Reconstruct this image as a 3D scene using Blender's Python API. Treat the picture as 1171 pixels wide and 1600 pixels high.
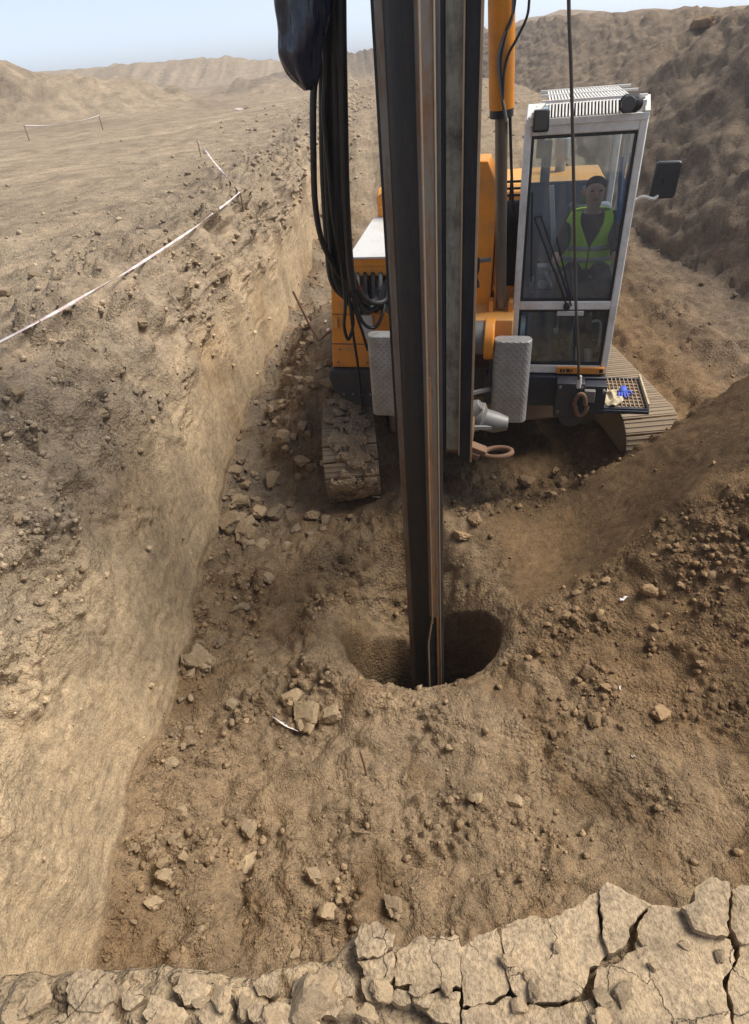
import bpy, bmesh, math, random
import numpy as np
from mathutils import Vector, Matrix
from mathutils.geometry import delaunay_2d_cdt

random.seed(7); RNG = np.random.default_rng(11)
for o in list(bpy.data.objects): bpy.data.objects.remove(o)
SC = bpy.context.scene
COL = SC.collection
PI = math.pi

# ------------------------------------------------------------------ camera
CAM_H = 4.1
F, PPX, PPY = 946.0, 585.5, 800.0                       # focal length and centre in photo pixels
_dn = np.array([700.0 - PPX, -(2062.0 - PPY), -F]); _dn /= np.linalg.norm(_dn)
_up = -_dn
_ax = np.array([0, 0, -1.0]); _fw = _ax - _up * (_ax @ _up); _fw /= np.linalg.norm(_fw)
_rt = np.cross(_fw, _up)
RC = np.array([_rt, _fw, _up])                          # camera axes -> world
cam_d = bpy.data.cameras.new('camera'); cam = bpy.data.objects.new('camera', cam_d); COL.objects.link(cam)
cam_d.sensor_fit = 'VERTICAL'; cam_d.sensor_height = 24.0
cam_d.lens = 24.0 * F / 1600.0
cam_d.clip_start = 0.05; cam_d.clip_end = 8000
cam.matrix_world = Matrix([[*RC[0], 0], [*RC[1], 0], [*RC[2], CAM_H], [0, 0, 0, 1]])
SC.camera = cam

# ------------------------------------------------------------------ sky, sun, exposure
SUN_DIR = Vector((0.72, 0.06, 0.98)).normalized()      # towards the sun
W = bpy.data.worlds.new('World'); SC.world = W; W.use_nodes = True
wn = W.node_tree
bg = wn.nodes['Background']; sky = wn.nodes.new('ShaderNodeTexSky')
sky.sky_type = 'NISHITA'; sky.sun_disc = False
sky.sun_elevation = math.asin(SUN_DIR.z); sky.sun_rotation = math.atan2(SUN_DIR.x, SUN_DIR.y)
sky.air_density = 0.5; sky.dust_density = 0.7; sky.ozone_density = 5.0; sky.altitude = 0
hz = wn.nodes.new('ShaderNodeHueSaturation'); hz.inputs['Saturation'].default_value = 0.48   # thin overcast pales the blue
wn.links.new(sky.outputs[0], hz.inputs['Color']); wn.links.new(hz.outputs[0], bg.inputs[0]); bg.inputs[1].default_value = 0.115
sd = bpy.data.lights.new('sun', 'SUN'); sun = bpy.data.objects.new('sun', sd); COL.objects.link(sun)
sd.energy = 2.9; sd.angle = math.radians(32); sd.color = (1.0, 0.94, 0.855)
sun.rotation_euler = SUN_DIR.to_track_quat('Z', 'Y').to_euler(); sun.location = (6, -6, 14)
SC.view_settings.view_transform = 'Standard'; SC.view_settings.look = 'None'
SC.view_settings.gamma = 1.0; SC.view_settings.exposure = 0.86
SC.view_settings.use_curve_mapping = False

# ------------------------------------------------------------------ pixel -> place helpers
O3 = np.array([0, 0, CAM_H])
def ray(px, py): return RC @ np.array([px - PPX, -(py - PPY), -F])
def atz(px, py, z):
    d = ray(px, py); return O3 + d * ((z - CAM_H) / d[2])
RIG = np.array([1.43, 7.5, 0.0]); YAW = math.radians(15)
RN = np.array([-math.sin(YAW), -math.cos(YAW), 0]); RR = np.array([math.cos(YAW), -math.sin(YAW), 0])
def atv(px, py, v):
    """pixel -> rig coordinates (across, -front, up) on the plane 'v metres in front of the slew axis'"""
    d = ray(px, py); t = (v - (O3 - RIG) @ RN) / (d @ RN); p = O3 + t * d
    return Vector((float((p - RIG) @ RR), -v, float(p[2])))

# ------------------------------------------------------------------ materials
def srgb(r, g, b):
    f = lambda c: (c / 255 / 12.92) if c <= 10 else ((c / 255 + 0.055) / 1.055) ** 2.4
    return (f(r), f(g), f(b), 1)
class NT:
    def __init__(s, name):
        s.m = bpy.data.materials.new(name); s.m.use_nodes = True; s.t = s.m.node_tree
        s.b = s.t.nodes['Principled BSDF']; s.out = s.t.nodes['Material Output']
    def n(s, typ, **kw):
        nd = s.t.nodes.new(typ)
        for k, v in kw.items(): setattr(nd, k, v)
        return nd
    def l(s, a, b): s.t.links.new(a, b)
    def coords(s, kind='Object', scale=(1, 1, 1)):
        tc = s.n('ShaderNodeTexCoord'); mp = s.n('ShaderNodeMapping'); mp.inputs['Scale'].default_value = scale
        s.l(tc.outputs[kind], mp.inputs[0]); return mp.outputs[0]
    def noise(s, vec, scale, detail=5, rough=0.6):
        n = s.n('ShaderNodeTexNoise'); n.inputs['Scale'].default_value = scale
        n.inputs['Detail'].default_value = detail; n.inputs['Roughness'].default_value = rough
        if vec is not None: s.l(vec, n.inputs['Vector'])
        return n.outputs['Fac']
    def voro(s, vec, scale, feature='F1'):
        n = s.n('ShaderNodeTexVoronoi', feature=feature); n.inputs['Scale'].default_value = scale
        s.l(vec, n.inputs['Vector']); return n.outputs['Distance']
    def ramp(s, fac, stops):
        r = s.n('ShaderNodeValToRGB'); e = r.color_ramp.elements
        while len(e) < len(stops): e.new(0.5)
        for i, (p, c) in enumerate(stops): e[i].position = p; e[i].color = c if len(c) == 4 else (*c, 1)
        s.l(fac, r.inputs[0]); return r.outputs[0]
    def mix(s, a, b, fac, mode='MIX'):
        m = s.n('ShaderNodeMix', data_type='RGBA', blend_type=mode)
        for sock, v in ((m.inputs[0], fac), (m.inputs[6], a), (m.inputs[7], b)):
            if hasattr(v, 'default_value') or hasattr(v, 'links'): s.l(v, sock)
            else: sock.default_value = v
        return m.outputs[2]
    def math(s, op, a, b):
        m = s.n('ShaderNodeMath', operation=op)
        for sock, v in ((m.inputs[0], a), (m.inputs[1], b)):
            if hasattr(v, 'links'): s.l(v, sock)
            else: sock.default_value = v
        return m.outputs[0]
    def bump(s, h, strength, dist, prev=None):
        b = s.n('ShaderNodeBump'); b.inputs['Strength'].default_value = strength; b.inputs['Distance'].default_value = dist
        s.l(h, b.inputs['Height'])
        if prev is not None: s.l(prev, b.inputs['Normal'])
        return b.outputs[0]
MAT = {}
def grey(v): return (v, v, v, 1)

def soil_mat(name, attr=None, base=None, bump=1.0, crack=False):
    N = NT(name); v = N.coords('Object')
    if attr:
        a = N.n('ShaderNodeAttribute', attribute_name=attr); col = a.outputs['Color']
    else: col = base
    n1 = N.noise(v, 1.7, 4, 0.65); n2 = N.noise(v, 14, 4, 0.7); n3 = N.noise(v, 90, 3, 0.7)
    c = N.mix(col, N.ramp(n1, [(0.3, grey(0.70)), (0.5, grey(0.98)), (0.72, (1.22, 1.2, 1.16, 1))]), 1.0, 'MULTIPLY')
    c = N.mix(c, N.ramp(n2, [(0.3, grey(0.66)), (0.5, grey(1.0)), (0.7, (1.2, 1.18, 1.13, 1))]), 1.0, 'MULTIPLY')
    c = N.mix(c, N.ramp(n3, [(0.3, grey(0.58)), (0.52, grey(1.0)), (0.75, grey(1.38))]), 0.9, 'MULTIPLY')
    N.l(c, N.b.inputs['Base Color'])
    N.b.inputs['Roughness'].default_value = 0.95; N.b.inputs['Specular IOR Level'].default_value = 0.12
    if attr:
        sma = N.n('ShaderNodeAttribute', attribute_name='smooth'); keepg = N.math('SUBTRACT', 1.0, N.math('MULTIPLY', sma.outputs['Fac'], 0.92))
    else: keepg = 1.0
    nb = N.bump(N.math('MULTIPLY', n2, keepg), (0.07 if crack else 0.55) * bump, 0.03)
    gm = N.ramp(N.noise(v, 2.1, 4, 0.7), [(0.40, grey(0.06)), (0.60, grey(1))])
    vo = N.math('MULTIPLY', N.math('MULTIPLY', N.math('SUBTRACT', 0.62, N.voro(v, 34)), gm), keepg); nb = N.bump(vo, (0.12 if crack else 0.75) * bump, 0.030, nb)
    vo2 = N.math('MULTIPLY', N.math('SUBTRACT', 0.62, N.voro(v, 88)), N.ramp(N.noise(v, 4.7, 2, 0.6), [(0.35, grey(0.25)), (0.65, grey(1))])); vo2 = N.math('MULTIPLY', vo2, 0.35 if crack else keepg); nb = N.bump(vo2, 0.65 * bump, 0.014, nb)
    nb = N.bump(n3, 0.7 * bump, 0.010, nb)
    if attr:                                         # tooth marks on the cut wall follow its length
        sc = N.noise(N.coords('Object', (8, 0.9, 8)), 2.6, 4, 0.65)
        sa = N.n('ShaderNodeAttribute', attribute_name='scrape')
        bn = N.n('ShaderNodeBump'); bn.inputs['Distance'].default_value = 0.05
        N.l(sa.outputs['Fac'], bn.inputs['Strength']); N.l(sc, bn.inputs['Height']); N.l(nb, bn.inputs['Normal']); nb = bn.outputs[0]
    if crack:
        w = N.n('ShaderNodeVectorMath', operation='ADD')
        nn = N.n('ShaderNodeTexNoise'); nn.inputs['Scale'].default_value = 9; nn.inputs['Detail'].default_value = 4; N.l(v, nn.inputs['Vector'])
        sc_ = N.n('ShaderNodeVectorMath', operation='SCALE'); sc_.inputs['Scale'].default_value = 0.16
        N.l(nn.outputs['Color'], sc_.inputs[0]); N.l(v, w.inputs[0]); N.l(sc_.outputs[0], w.inputs[1])
        vd = N.voro(w.outputs[0], 6.5, 'DISTANCE_TO_EDGE')
        msk = N.noise(v, 5, 2)
        line = N.ramp(vd, [(0.0, grey(0)), (0.014, grey(1))])
        gate = N.ramp(msk, [(0.46, grey(1)), (0.56, grey(0))])
        ln = N.mix(line, grey(1), gate)
        nb = N.bump(ln, 0.9, 0.006, nb)
    N.l(nb, N.b.inputs['Normal'])
    MAT[name] = N.m
    return N.m

def paint(name, col, rough=0.45, metal=0.0, dirt=(0.20, 0.15, 0.10, 1), amt=0.5, dscale=3.0, bump=0.15, streak=True, spec=0.5, rust=None):
    N = NT(name); v = N.coords('Object'); vs = N.coords('Object', (3.0, 3.0, 0.35) if streak else (1, 1, 1))
    n1 = N.noise(v, dscale, 8, 0.68); n2 = N.noise(vs, dscale * 3, 6, 0.7); n3 = N.noise(v, 55, 4, 0.7)
    c = N.mix(col, tuple(min(1, x * 1.12) for x in col[:3]) + (1,), n2)
    if rust:
        rr = N.ramp(n2, [(0.50, grey(0)), (0.66, grey(1))]); c = N.mix(c, rust, rr)
    m = N.math('MULTIPLY', N.ramp(n1, [(0.42, grey(0)), (0.72, grey(1))]), amt)
    m2 = N.math('MULTIPLY', N.ramp(n2, [(0.52, grey(0)), (0.8, grey(1))]), amt * 0.7)
    mm = N.math('MAXIMUM', m, m2)
    c = N.mix(c, dirt, mm)
    N.l(c, N.b.inputs['Base Color']); N.b.inputs['Metallic'].default_value = metal
    ra = N.math('ADD', N.math('MULTIPLY', mm, 0.4), rough); N.l(ra, N.b.inputs['Roughness'])
    N.b.inputs['Specular IOR Level'].default_value = spec
    N.l(N.bump(n3, bump, 0.004), N.b.inputs['Normal'])
    MAT[name] = N.m
    return N.m

soil_mat('soil', attr='soil')
soil_mat('ledge_soil', base=(0.37, 0.278, 0.175, 1), bump=1.0); soil_mat('mud_soil', base=(0.38, 0.285, 0.185, 1), bump=1.0)
soil_mat('crust', base=(0.40, 0.303, 0.194, 1), bump=1.0, crack=True)
soil_mat('crumb', attr='soil', bump=0.8)
def clod_mat(name, base):
    N = NT(name); v = N.coords('Object'); oi = N.n('ShaderNodeObjectInfo')
    n1 = N.noise(v, 2.5, 6, 0.65); n2 = N.noise(v, 9, 5, 0.7)
    r = N.ramp(oi.outputs['Random'], [(0, grey(0.75)), (1, (1.2, 1.18, 1.14, 1))])
    c = N.mix(base, r, 1.0, 'MULTIPLY')
    c = N.mix(c, N.ramp(n1, [(0.3, grey(0.75)), (0.7, grey(1.2))]), 1.0, 'MULTIPLY')
    N.l(c, N.b.inputs['Base Color']); N.b.inputs['Roughness'].default_value = 0.95; N.b.inputs['Specular IOR Level'].default_value = 0.12
    nb = N.bump(n1, 0.5, 0.012); nb = N.bump(n2, 0.5, 0.006, nb); N.l(nb, N.b.inputs['Normal']); MAT[name] = N.m
clod_mat('clod_tan', (0.36, 0.268, 0.165, 1)); clod_mat('clod_brown', (0.275, 0.188, 0.108, 1)); clod_mat('clod_pale', (0.40, 0.30, 0.19, 1)); clod_mat('clod_grey', (0.30, 0.228, 0.148, 1))

MUD = (0.23, 0.165, 0.105, 1)
paint('orange', (0.80, 0.29, 0.022, 1), 0.42, dirt=MUD, amt=0.55, dscale=4)
paint('orange_dusty', (0.74, 0.33, 0.06, 1), 0.6, dirt=(0.36, 0.27, 0.17, 1), amt=0.6)
paint('white_paint', (0.80, 0.79, 0.74, 1), 0.45, dirt=(0.33, 0.26, 0.18, 1), amt=0.5, dscale=6)
paint('lid_grey', (0.60, 0.60, 0.58, 1), 0.5, dirt=(0.36, 0.30, 0.22, 1), amt=0.4)
paint('navy', (0.016, 0.021, 0.034, 1), 0.5, dirt=(0.16, 0.12, 0.08, 1), amt=0.3)
paint('black_rubber', (0.011, 0.012, 0.015, 1), 0.5, dirt=(0.12, 0.10, 0.075, 1), amt=0.22, dscale=6)
paint('black_plastic', (0.014, 0.015, 0.017, 1), 0.42, dirt=(0.14, 0.11, 0.08, 1), amt=0.15)
paint('steel_dark', (0.010, 0.011, 0.013, 1), 0.5, 0.0, dirt=(0.09, 0.06, 0.04, 1), amt=0.18, dscale=7, rust=(0.026, 0.020, 0.016, 1), spec=0.35)
paint('steel_mast', (0.012, 0.015, 0.021, 1), 0.5, 0.0, dirt=(0.09, 0.065, 0.045, 1), amt=0.25, dscale=4, rust=(0.024, 0.024, 0.026, 1), spec=0.3)
paint('steel_olive', (0.27, 0.262, 0.215, 1), 0.55, 0.1, dirt=(0.06, 0.048, 0.036, 1), amt=0.95, dscale=4.5, rust=(0.18, 0.16, 0.125, 1))
paint('steel_worn', (0.15, 0.138, 0.12, 1), 0.42, 0.25, dirt=(0.16, 0.07, 0.026, 1), amt=0.85, dscale=4, rust=(0.12, 0.075, 0.042, 1))
paint('steel_edge', (0.42, 0.315, 0.21, 1), 0.45, 0.4, dirt=(0.22, 0.11, 0.05, 1), amt=0.5, dscale=6)
paint('steel_grey', (0.17, 0.17, 0.162, 1), 0.5, 0.2, dirt=(0.15, 0.11, 0.075, 1), amt=0.5)
paint('chrome_dirty', (0.17, 0.15, 0.13, 1), 0.38, 0.6, dirt=(0.12, 0.085, 0.055, 1), amt=0.5)
paint('rusty', (0.15, 0.08, 0.045, 1), 0.75, 0.1, dirt=(0.24, 0.17, 0.105, 1), amt=0.6, dscale=8)
paint('mud_steel', (0.25, 0.19, 0.13, 1), 0.85, 0.0, dirt=(0.33, 0.25, 0.165, 1), amt=1.0, dscale=2.6, streak=False, bump=0.5)
paint('rope_steel', (0.10, 0.09, 0.08, 1), 0.5, 0.4, dirt=(0.09, 0.07, 0.05, 1), amt=0.4)
paint('interior', (0.13, 0.16, 0.20, 1), 0.7, amt=0.2)
paint('interior_grey', (0.30, 0.32, 0.33, 1), 0.6, amt=0.2)
paint('blue_plastic', (0.03, 0.16, 0.45, 1), 0.4, amt=0.1)
paint('glove_blue', (0.05, 0.10, 0.50, 1), 0.6, amt=0.15, dscale=20)
paint('rag', (0.50, 0.42, 0.28, 1), 0.9, dirt=(0.16, 0.13, 0.09, 1), amt=0.7, dscale=14, streak=False)
paint('cup_white', (0.75, 0.74, 0.70, 1), 0.5, amt=0.1)
paint('tape_white', (0.74, 0.70, 0.67, 1), 0.5, amt=0.25, dscale=8)
paint('tape_red', (0.64, 0.50, 0.48, 1), 0.5, amt=0.25, dscale=8)
paint('wood', (0.24, 0.16, 0.09, 1), 0.8, amt=0.4, dscale=12)
paint('skin', (0.55, 0.33, 0.24, 1), 0.55, amt=0.0)
paint('jacket', (0.022, 0.026, 0.045, 1), 0.85, amt=0.1, dscale=8)
paint('trousers', (0.05, 0.065, 0.10, 1), 0.85, amt=0.2, dscale=8)
paint('vest_lime', (0.52, 0.95, 0.05, 1), 0.7, amt=0.06, dscale=9, dirt=(0.16, 0.36, 0.03, 1))
paint('reflective', (0.42, 0.45, 0.44, 1), 0.35, amt=0.1)
paint('hair', (0.025, 0.02, 0.017, 1), 0.7, amt=0.0)
paint('lens', (0.05, 0.05, 0.055, 1), 0.15, amt=0.1)
paint('mirror_back', (0.02, 0.022, 0.028, 1), 0.35, amt=0.12)

def tread_mat():
    N = NT('tread_plate'); v = N.coords('Object')
    a = N.n('ShaderNodeTexWave', wave_type='BANDS', bands_direction='DIAGONAL'); a.inputs['Scale'].default_value = 11; a.inputs['Distortion'].default_value = 0.3
    N.l(v, a.inputs['Vector'])
    b = N.n('ShaderNodeTexWave', wave_type='BANDS', bands_direction='DIAGONAL'); b.inputs['Scale'].default_value = 11
    N.l(N.coords('Object', (-1, -1, 1)), b.inputs['Vector'])
    h = N.math('MULTIPLY', a.outputs['Fac'], b.outputs['Fac'])
    n1 = N.noise(v, 5, 7, 0.7)
    c = N.mix((0.40, 0.405, 0.40, 1), (0.24, 0.215, 0.18, 1), N.ramp(n1, [(0.4, grey(0)), (0.75, grey(1))]))
    c = N.mix(c, (0.26, 0.25, 0.235, 1), N.ramp(h, [(0.35, grey(0)), (0.7, grey(0.55))]))
    N.l(c, N.b.inputs['Base Color']); N.b.inputs['Roughness'].default_value = 0.5; N.b.inputs['Metallic'].default_value = 0.25
    N.l(N.bump(h, 0.5, 0.006), N.b.inputs['Normal']); MAT['tread_plate'] = N.m
tread_mat()
def glass_mat(name, tint, gl=0.09, veil=0.2):
    N = NT(name); t = N.t; t.nodes.remove(N.b)
    tr = N.n('ShaderNodeBsdfTransparent'); tr.inputs[0].default_value = tint
    g = N.n('ShaderNodeBsdfGlossy'); g.inputs['Roughness'].default_value = 0.04; g.inputs[0].default_value = (0.85, 0.92, 1, 1)
    fr = N.n('ShaderNodeFresnel'); fr.inputs[0].default_value = 1.5
    v = N.coords('Object'); n1 = N.noise(v, 4, 6, 0.7)
    df = N.n('ShaderNodeBsdfDiffuse'); df.inputs[0].default_value = (0.46, 0.55, 0.66, 1)  # bluish film painted over the glass in place of sky reflection
    m1 = N.n('ShaderNodeMixShader'); m2 = N.n('ShaderNodeMixShader')
    N.l(N.math('ADD', fr.outputs[0], gl), m1.inputs[0]); N.l(tr.outputs[0], m1.inputs[1]); N.l(g.outputs[0], m1.inputs[2])
    N.l(N.math('MULTIPLY', N.ramp(n1, [(0.3, grey(0.35)), (0.8, grey(0.8))]), veil), m2.inputs[0]); N.l(m1.outputs[0], m2.inputs[1]); N.l(df.outputs[0], m2.inputs[2])
    N.l(m2.outputs[0], N.out.inputs[0]); MAT[name] = N.m
glass_mat('glass', (0.93, 0.97, 1.0, 1), 0.06, 0.11); glass_mat('glass_low', (0.80, 0.87, 0.90, 1), 0.03, 0.025); glass_mat('glass_clear', (0.90, 0.94, 0.95, 1), 0.02, 0.06)
def bag_mat():
    N = NT('bag_plastic'); v = N.coords('Object', (1, 1, 0.25))
    n1 = N.noise(v, 9, 3, 0.5); n2 = N.noise(v, 28, 4, 0.6)
    N.b.inputs['Base Color'].default_value = (0.008, 0.013, 0.034, 1); N.b.inputs['Roughness'].default_value = 0.22
    N.b.inputs['Specular IOR Level'].default_value = 0.55
    N.l(N.bump(n2, 0.35, 0.012, N.bump(n1, 1.0, 0.05)), N.b.inputs['Normal']); MAT['bag_plastic'] = N.m
bag_mat()

# ------------------------------------------------------------------ mesh helpers
class MB:
    def __init__(s): s.v = []; s.f = []; s.mi = []; s.cur = 0
    def add(s, vs, fs):
        o = len(s.v); s.v += [tuple(p) for p in vs]; s.f += [tuple(i + o for i in f) for f in fs]; s.mi += [s.cur] * len(fs); return s
    def box(s, a, b, M=None):
        x0, y0, z0 = a; x1, y1, z1 = b
        vs = [Vector(p) for p in ((x0,y0,z0),(x1,y0,z0),(x1,y1,z0),(x0,y1,z0),(x0,y0,z1),(x1,y0,z1),(x1,y1,z1),(x0,y1,z1))]
        if M is not None: vs = [M @ p for p in vs]
        fs = [(0,3,2,1),(4,5,6,7),(0,1,5,4),(1,2,6,5),(2,3,7,6),(3,0,4,7)]
        if (x1-x0)*(y1-y0)*(z1-z0) < 0: fs = [f[::-1] for f in fs]
        return s.add(vs, fs)
    def bar(s, p0, p1, w, h, up=(0, 0, 1)):
        p0, p1 = Vector(p0), Vector(p1); d = (p1 - p0).normalized(); u = Vector(up)
        if abs(d.dot(u)) > 0.98: u = Vector((0, 1, 0))
        r = d.cross(u).normalized() * (w / 2); q = r.cross(d).normalized() * (h / 2)
        vs = [p0-r-q, p0+r-q, p0+r+q, p0-r+q, p1-r-q, p1+r-q, p1+r+q, p1-r+q]
        return s.add(vs, [(0,1,2,3),(7,6,5,4),(1,0,4,5),(2,1,5,6),(3,2,6,7),(0,3,7,4)])
    def tube(s, pts, r, n=12, cap=True):
        pts = [Vector(p) for p in pts]; k = len(pts); rs = r if isinstance(r, (list, tuple)) else [r] * k
        o = len(s.v); ref = None; vs = []
        for i, p in enumerate(pts):
            d = (pts[min(i+1, k-1)] - pts[max(i-1, 0)]).normalized()
            if ref is None: ref = Vector((0,0,1)) if abs(d.z) < 0.9 else Vector((1,0,0))
            a = d.cross(ref).normalized(); b = a.cross(d).normalized(); ref = b
            for j in range(n):
                t = 2*PI*j/n; vs.append(p + (a*math.cos(t) + b*math.sin(t)) * rs[i])
        fs = [(i*n+j, i*n+(j+1) % n, (i+1)*n+(j+1) % n, (i+1)*n+j) for i in range(k-1) for j in range(n)]
        if cap: fs += [tuple(range(n-1, -1, -1)), tuple((k-1)*n + j for j in range(n))]
        return s.add(vs, fs)
    def cyl(s, p0, p1, r, n=24): return s.tube([p0, p1], r, n)
    def prism(s, poly, axis, a, b):
        """poly of 2-D points extruded along axis 'x','y' or 'z' from a to b"""
        mk = {'x': lambda p, t: (t, p[0], p[1]), 'y': lambda p, t: (p[0], t, p[1]), 'z': lambda p, t: (p[0], p[1], t)}[axis]
        n = len(poly); vs = [mk(p, a) for p in poly] + [mk(p, b) for p in poly]
        return s.add(vs, [tuple(range(n-1, -1, -1)), tuple(range(n, 2*n))] + [(i, (i+1) % n, n+(i+1) % n, n+i) for i in range(n)])
    def build(s, name, mat, parent=None, bevel=0.0, smooth=35, loc=None):
        me = bpy.data.meshes.new(name); me.from_pydata(s.v, [], s.f)
        mats = mat if isinstance(mat, (list, tuple)) else [mat]
        for m in mats: me.materials.append(MAT[m])
        if len(mats) > 1: me.polygons.foreach_set('material_index', s.mi)
        bm = bmesh.new(); bm.from_mesh(me); bmesh.ops.recalc_face_normals(bm, faces=bm.faces); bm.to_mesh(me); bm.free()
        if smooth:
            me.polygons.foreach_set('use_smooth', [True] * len(me.polygons)); me.set_sharp_from_angle(angle=math.radians(smooth))
        o = bpy.data.objects.new(name, me); COL.objects.link(o); o.parent = parent
        if loc: o.location = loc
        if bevel:
            bv = o.modifiers.new('bevel', 'BEVEL'); bv.width = bevel; bv.segments = 2; bv.limit_method = 'ANGLE'; bv.angle_limit = math.radians(40)
        return o
def spline(pts, n=8):
    pts = [Vector(p) for p in pts]; P = [pts[0]*2-pts[1]] + pts + [pts[-1]*2-pts[-2]]; out = []
    for i in range(1, len(P)-2):
        for k in range(n):
            t = k/n; a, b, c, d = P[i-1], P[i], P[i+1], P[i+2]
            out.append(0.5*((2*b) + (c-a)*t + (2*a-5*b+4*c-d)*t*t + (3*b-a-3*c+d)*t**3))
    out.append(pts[-1]); return out
def tag(o, label=None, cat=None, group=None, kind=None):
    if label: o['label'] = label
    if cat: o['category'] = cat
    if group: o['group'] = group
    if kind: o['kind'] = kind
    return o
def empty(name, loc=(0, 0, 0), rz=0.0):
    o = bpy.data.objects.new(name, None); COL.objects.link(o); o.location = loc; o.rotation_euler = (0, 0, rz); o.empty_display_size = 0.2; return o

# ------------------------------------------------------------------ numpy noise
def _hash(ix, iy, iz, seed):
    h = (ix.astype(np.int64)*374761393 + iy.astype(np.int64)*668265263 + iz.astype(np.int64)*2147483647 + seed*1274126177) & 0xFFFFFFFF
    h = ((h ^ (h >> 13)) * 1274126177) & 0xFFFFFFFF
    return h ^ (h >> 16)
def perlin(x, y, z, seed=0):
    xi, yi, zi = np.floor(x), np.floor(y), np.floor(z); xf, yf, zf = x-xi, y-yi, z-zi
    fd = lambda t: t*t*t*(t*(t*6-15)+10)
    u, v, w = fd(xf), fd(yf), fd(zf)
    def g(dx, dy, dz):
        h = _hash(xi+dx, yi+dy, zi+dz, seed)
        a = ((h & 1023)/511.5-1); b = (((h >> 10) & 1023)/511.5-1); c = (((h >> 20) & 1023)/511.5-1)
        return a*(xf-dx)+b*(yf-dy)+c*(zf-dz)
    l = lambda a, b, t: a+(b-a)*t
    return l(l(l(g(0,0,0), g(1,0,0), u), l(g(0,1,0), g(1,1,0), u), v), l(l(g(0,0,1), g(1,0,1), u), l(g(0,1,1), g(1,1,1), u), v), w)
def fbm(x, y, z, sc, octv=3, seed=0, gain=0.5):
    s = 0; a = 1; f = 1/sc
    for i in range(octv):
        s = s + a*perlin(x*f, y*f, z*f, seed+i*17); a *= gain; f *= 2.03
    return s
def worley(x, y, z, sc, seed, fill):
    x, y, z = x/sc, y/sc, z/sc; xi, yi, zi = np.floor(x), np.floor(y), np.floor(z); best = np.zeros(x.shape)
    for dx in (-1, 0, 1):
        for dy in (-1, 0, 1):
            for dz in (-1, 0, 1):
                cx, cy, cz = xi+dx, yi+dy, zi+dz; h = _hash(cx, cy, cz, seed)
                px = cx+(h & 255)/255.0; py = cy+((h >> 8) & 255)/255.0; pz = cz+((h >> 16) & 255)/255.0; w = ((h >> 24) & 255)/255.0
                r = np.where(w < fill, 0.25+0.5*w/max(fill, 1e-3), 0.0)
                d2 = (x-px)**2+((y-py)*1.15)**2+(z-pz)**2
                best = np.maximum(best, np.sqrt(np.clip(r*r-d2, 0, None)))
    return best
def sst(a, b, x):
    t = np.clip((x-a)/(b-a), 0, 1); return t*t*(3-2*t)

# ------------------------------------------------------------------ the ground
HC = np.array([0.325, 3.66])                                   # borehole axis
yk = [-20, 1.4, 4, 7.2, 9, 11.5, 14.7, 20, 30, 60, 4000]
def x_foot(y): return (0.020*np.sin(y*2.3+0.5)+0.016*np.sin(y*5.1)+0.014*np.sin(y*11.7+2))*np.clip(np.asarray(y)-0.5, 0, 1)+np.interp(y, yk, [-1.9, -1.83, -1.72, -1.75, -1.6, -1.36, -.98, -.5, 0.2, 2, 2])
def x_top(y): return np.interp(y, [-20, 1, 4.5, 7.5, 10.3, 14, 20, 30, 60, 4000], [-3.1, -3.05, -2.85, -2.35, -1.86, -1.4, -.95, -0.5, 1, 1])
def z_floor0(y): return 2.35*sst(12.5, 26, y)
def x_bank(y): return np.interp(y, [-20, 6, 10, 17, 25, 40, 70, 4000], [7, 6.7, 6.3, 6.6, 7.8, 10, 12, 12])
def z_crest(y): return np.interp(y, [-20, 12, 18, 20.5, 22.5, 27, 35, 45, 60, 85, 115, 4000], [5.4, 5.6, 5.45, 5.0, 4.45, 4.3, 4.5, 4.95, 5.5, 5.5, 4.0, 2.5])
HEAPS = [(-29, 47, 14, 3.4, 0.06, 3.5), (-15, 52, 5.0, 3.0, -0.15, 1.4), (-46, 60, 14, 6, 0.2, 3), (-30, 135, 26, 9, 0.05, 3.9), (-62, 170, 40, 12, 0, 4.5), (8, 105, 16, 7, -0.05, 2.7), (-7.5, 70, 4, 2.2, 0, 1.0),
         (34, 120, 18, 9, 0.1, 4.5), (-5, 62, 3.0, 2.0, 0, 0.5), (80, 160, 60, 14, 0, 5), (-120, 190, 70, 14, 0, 6), (3, 46, 2.2, 1.4, 0, 0.5)]
def heaps(x, y):
    z = 0
    for cx, cy, sx, sy, a, h in HEAPS:
        u = ((x-cx)*math.cos(a)+(y-cy)*math.sin(a))/sx; v = (-(x-cx)*math.sin(a)+(y-cy)*math.cos(a))/sy
        r = np.sqrt(u*u+v*v); z = z + h*(1-sst(0.35, 1.5, r))
    return z
def ridge(x, y, pts, wn_, wf):
    best = np.full(x.shape, -9.0)
    P = np.array(pts)
    bd = np.full(x.shape, 1e9); bh = np.zeros(x.shape); bs = np.zeros(x.shape)
    for a, b in zip(P[:-1], P[1:]):
        d = b[:2]-a[:2]; L2 = d@d; t = np.clip(((x-a[0])*d[0]+(y-a[1])*d[1])/L2, 0, 1)
        ex, ey = x-(a[0]+t*d[0]), y-(a[1]+t*d[1]); dd = np.hypot(ex, ey); h = a[2]+t*(b[2]-a[2])
        m = dd < bd; bd = np.where(m, dd, bd); bh = np.where(m, h, bh); bs = np.where(m, ey, bs)
    w = np.where(bs < 0, wn_, wf)
    return bh*np.exp(-(bd/w)**2)
R1 = [(0.85, 3.1, .06), (1.4, 3.35, .24), (2.2, 3.75, .36), (3.2, 4.2, .40), (6, 4.9, .45)]
R2 = [(0.6, 5.0, .10), (1.5, 5.0, .14), (2.4, 5.0, .20), (3.2, 5.05, .24), (4.0, 5.35, .46), (6, 5.8, .5)]
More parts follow.
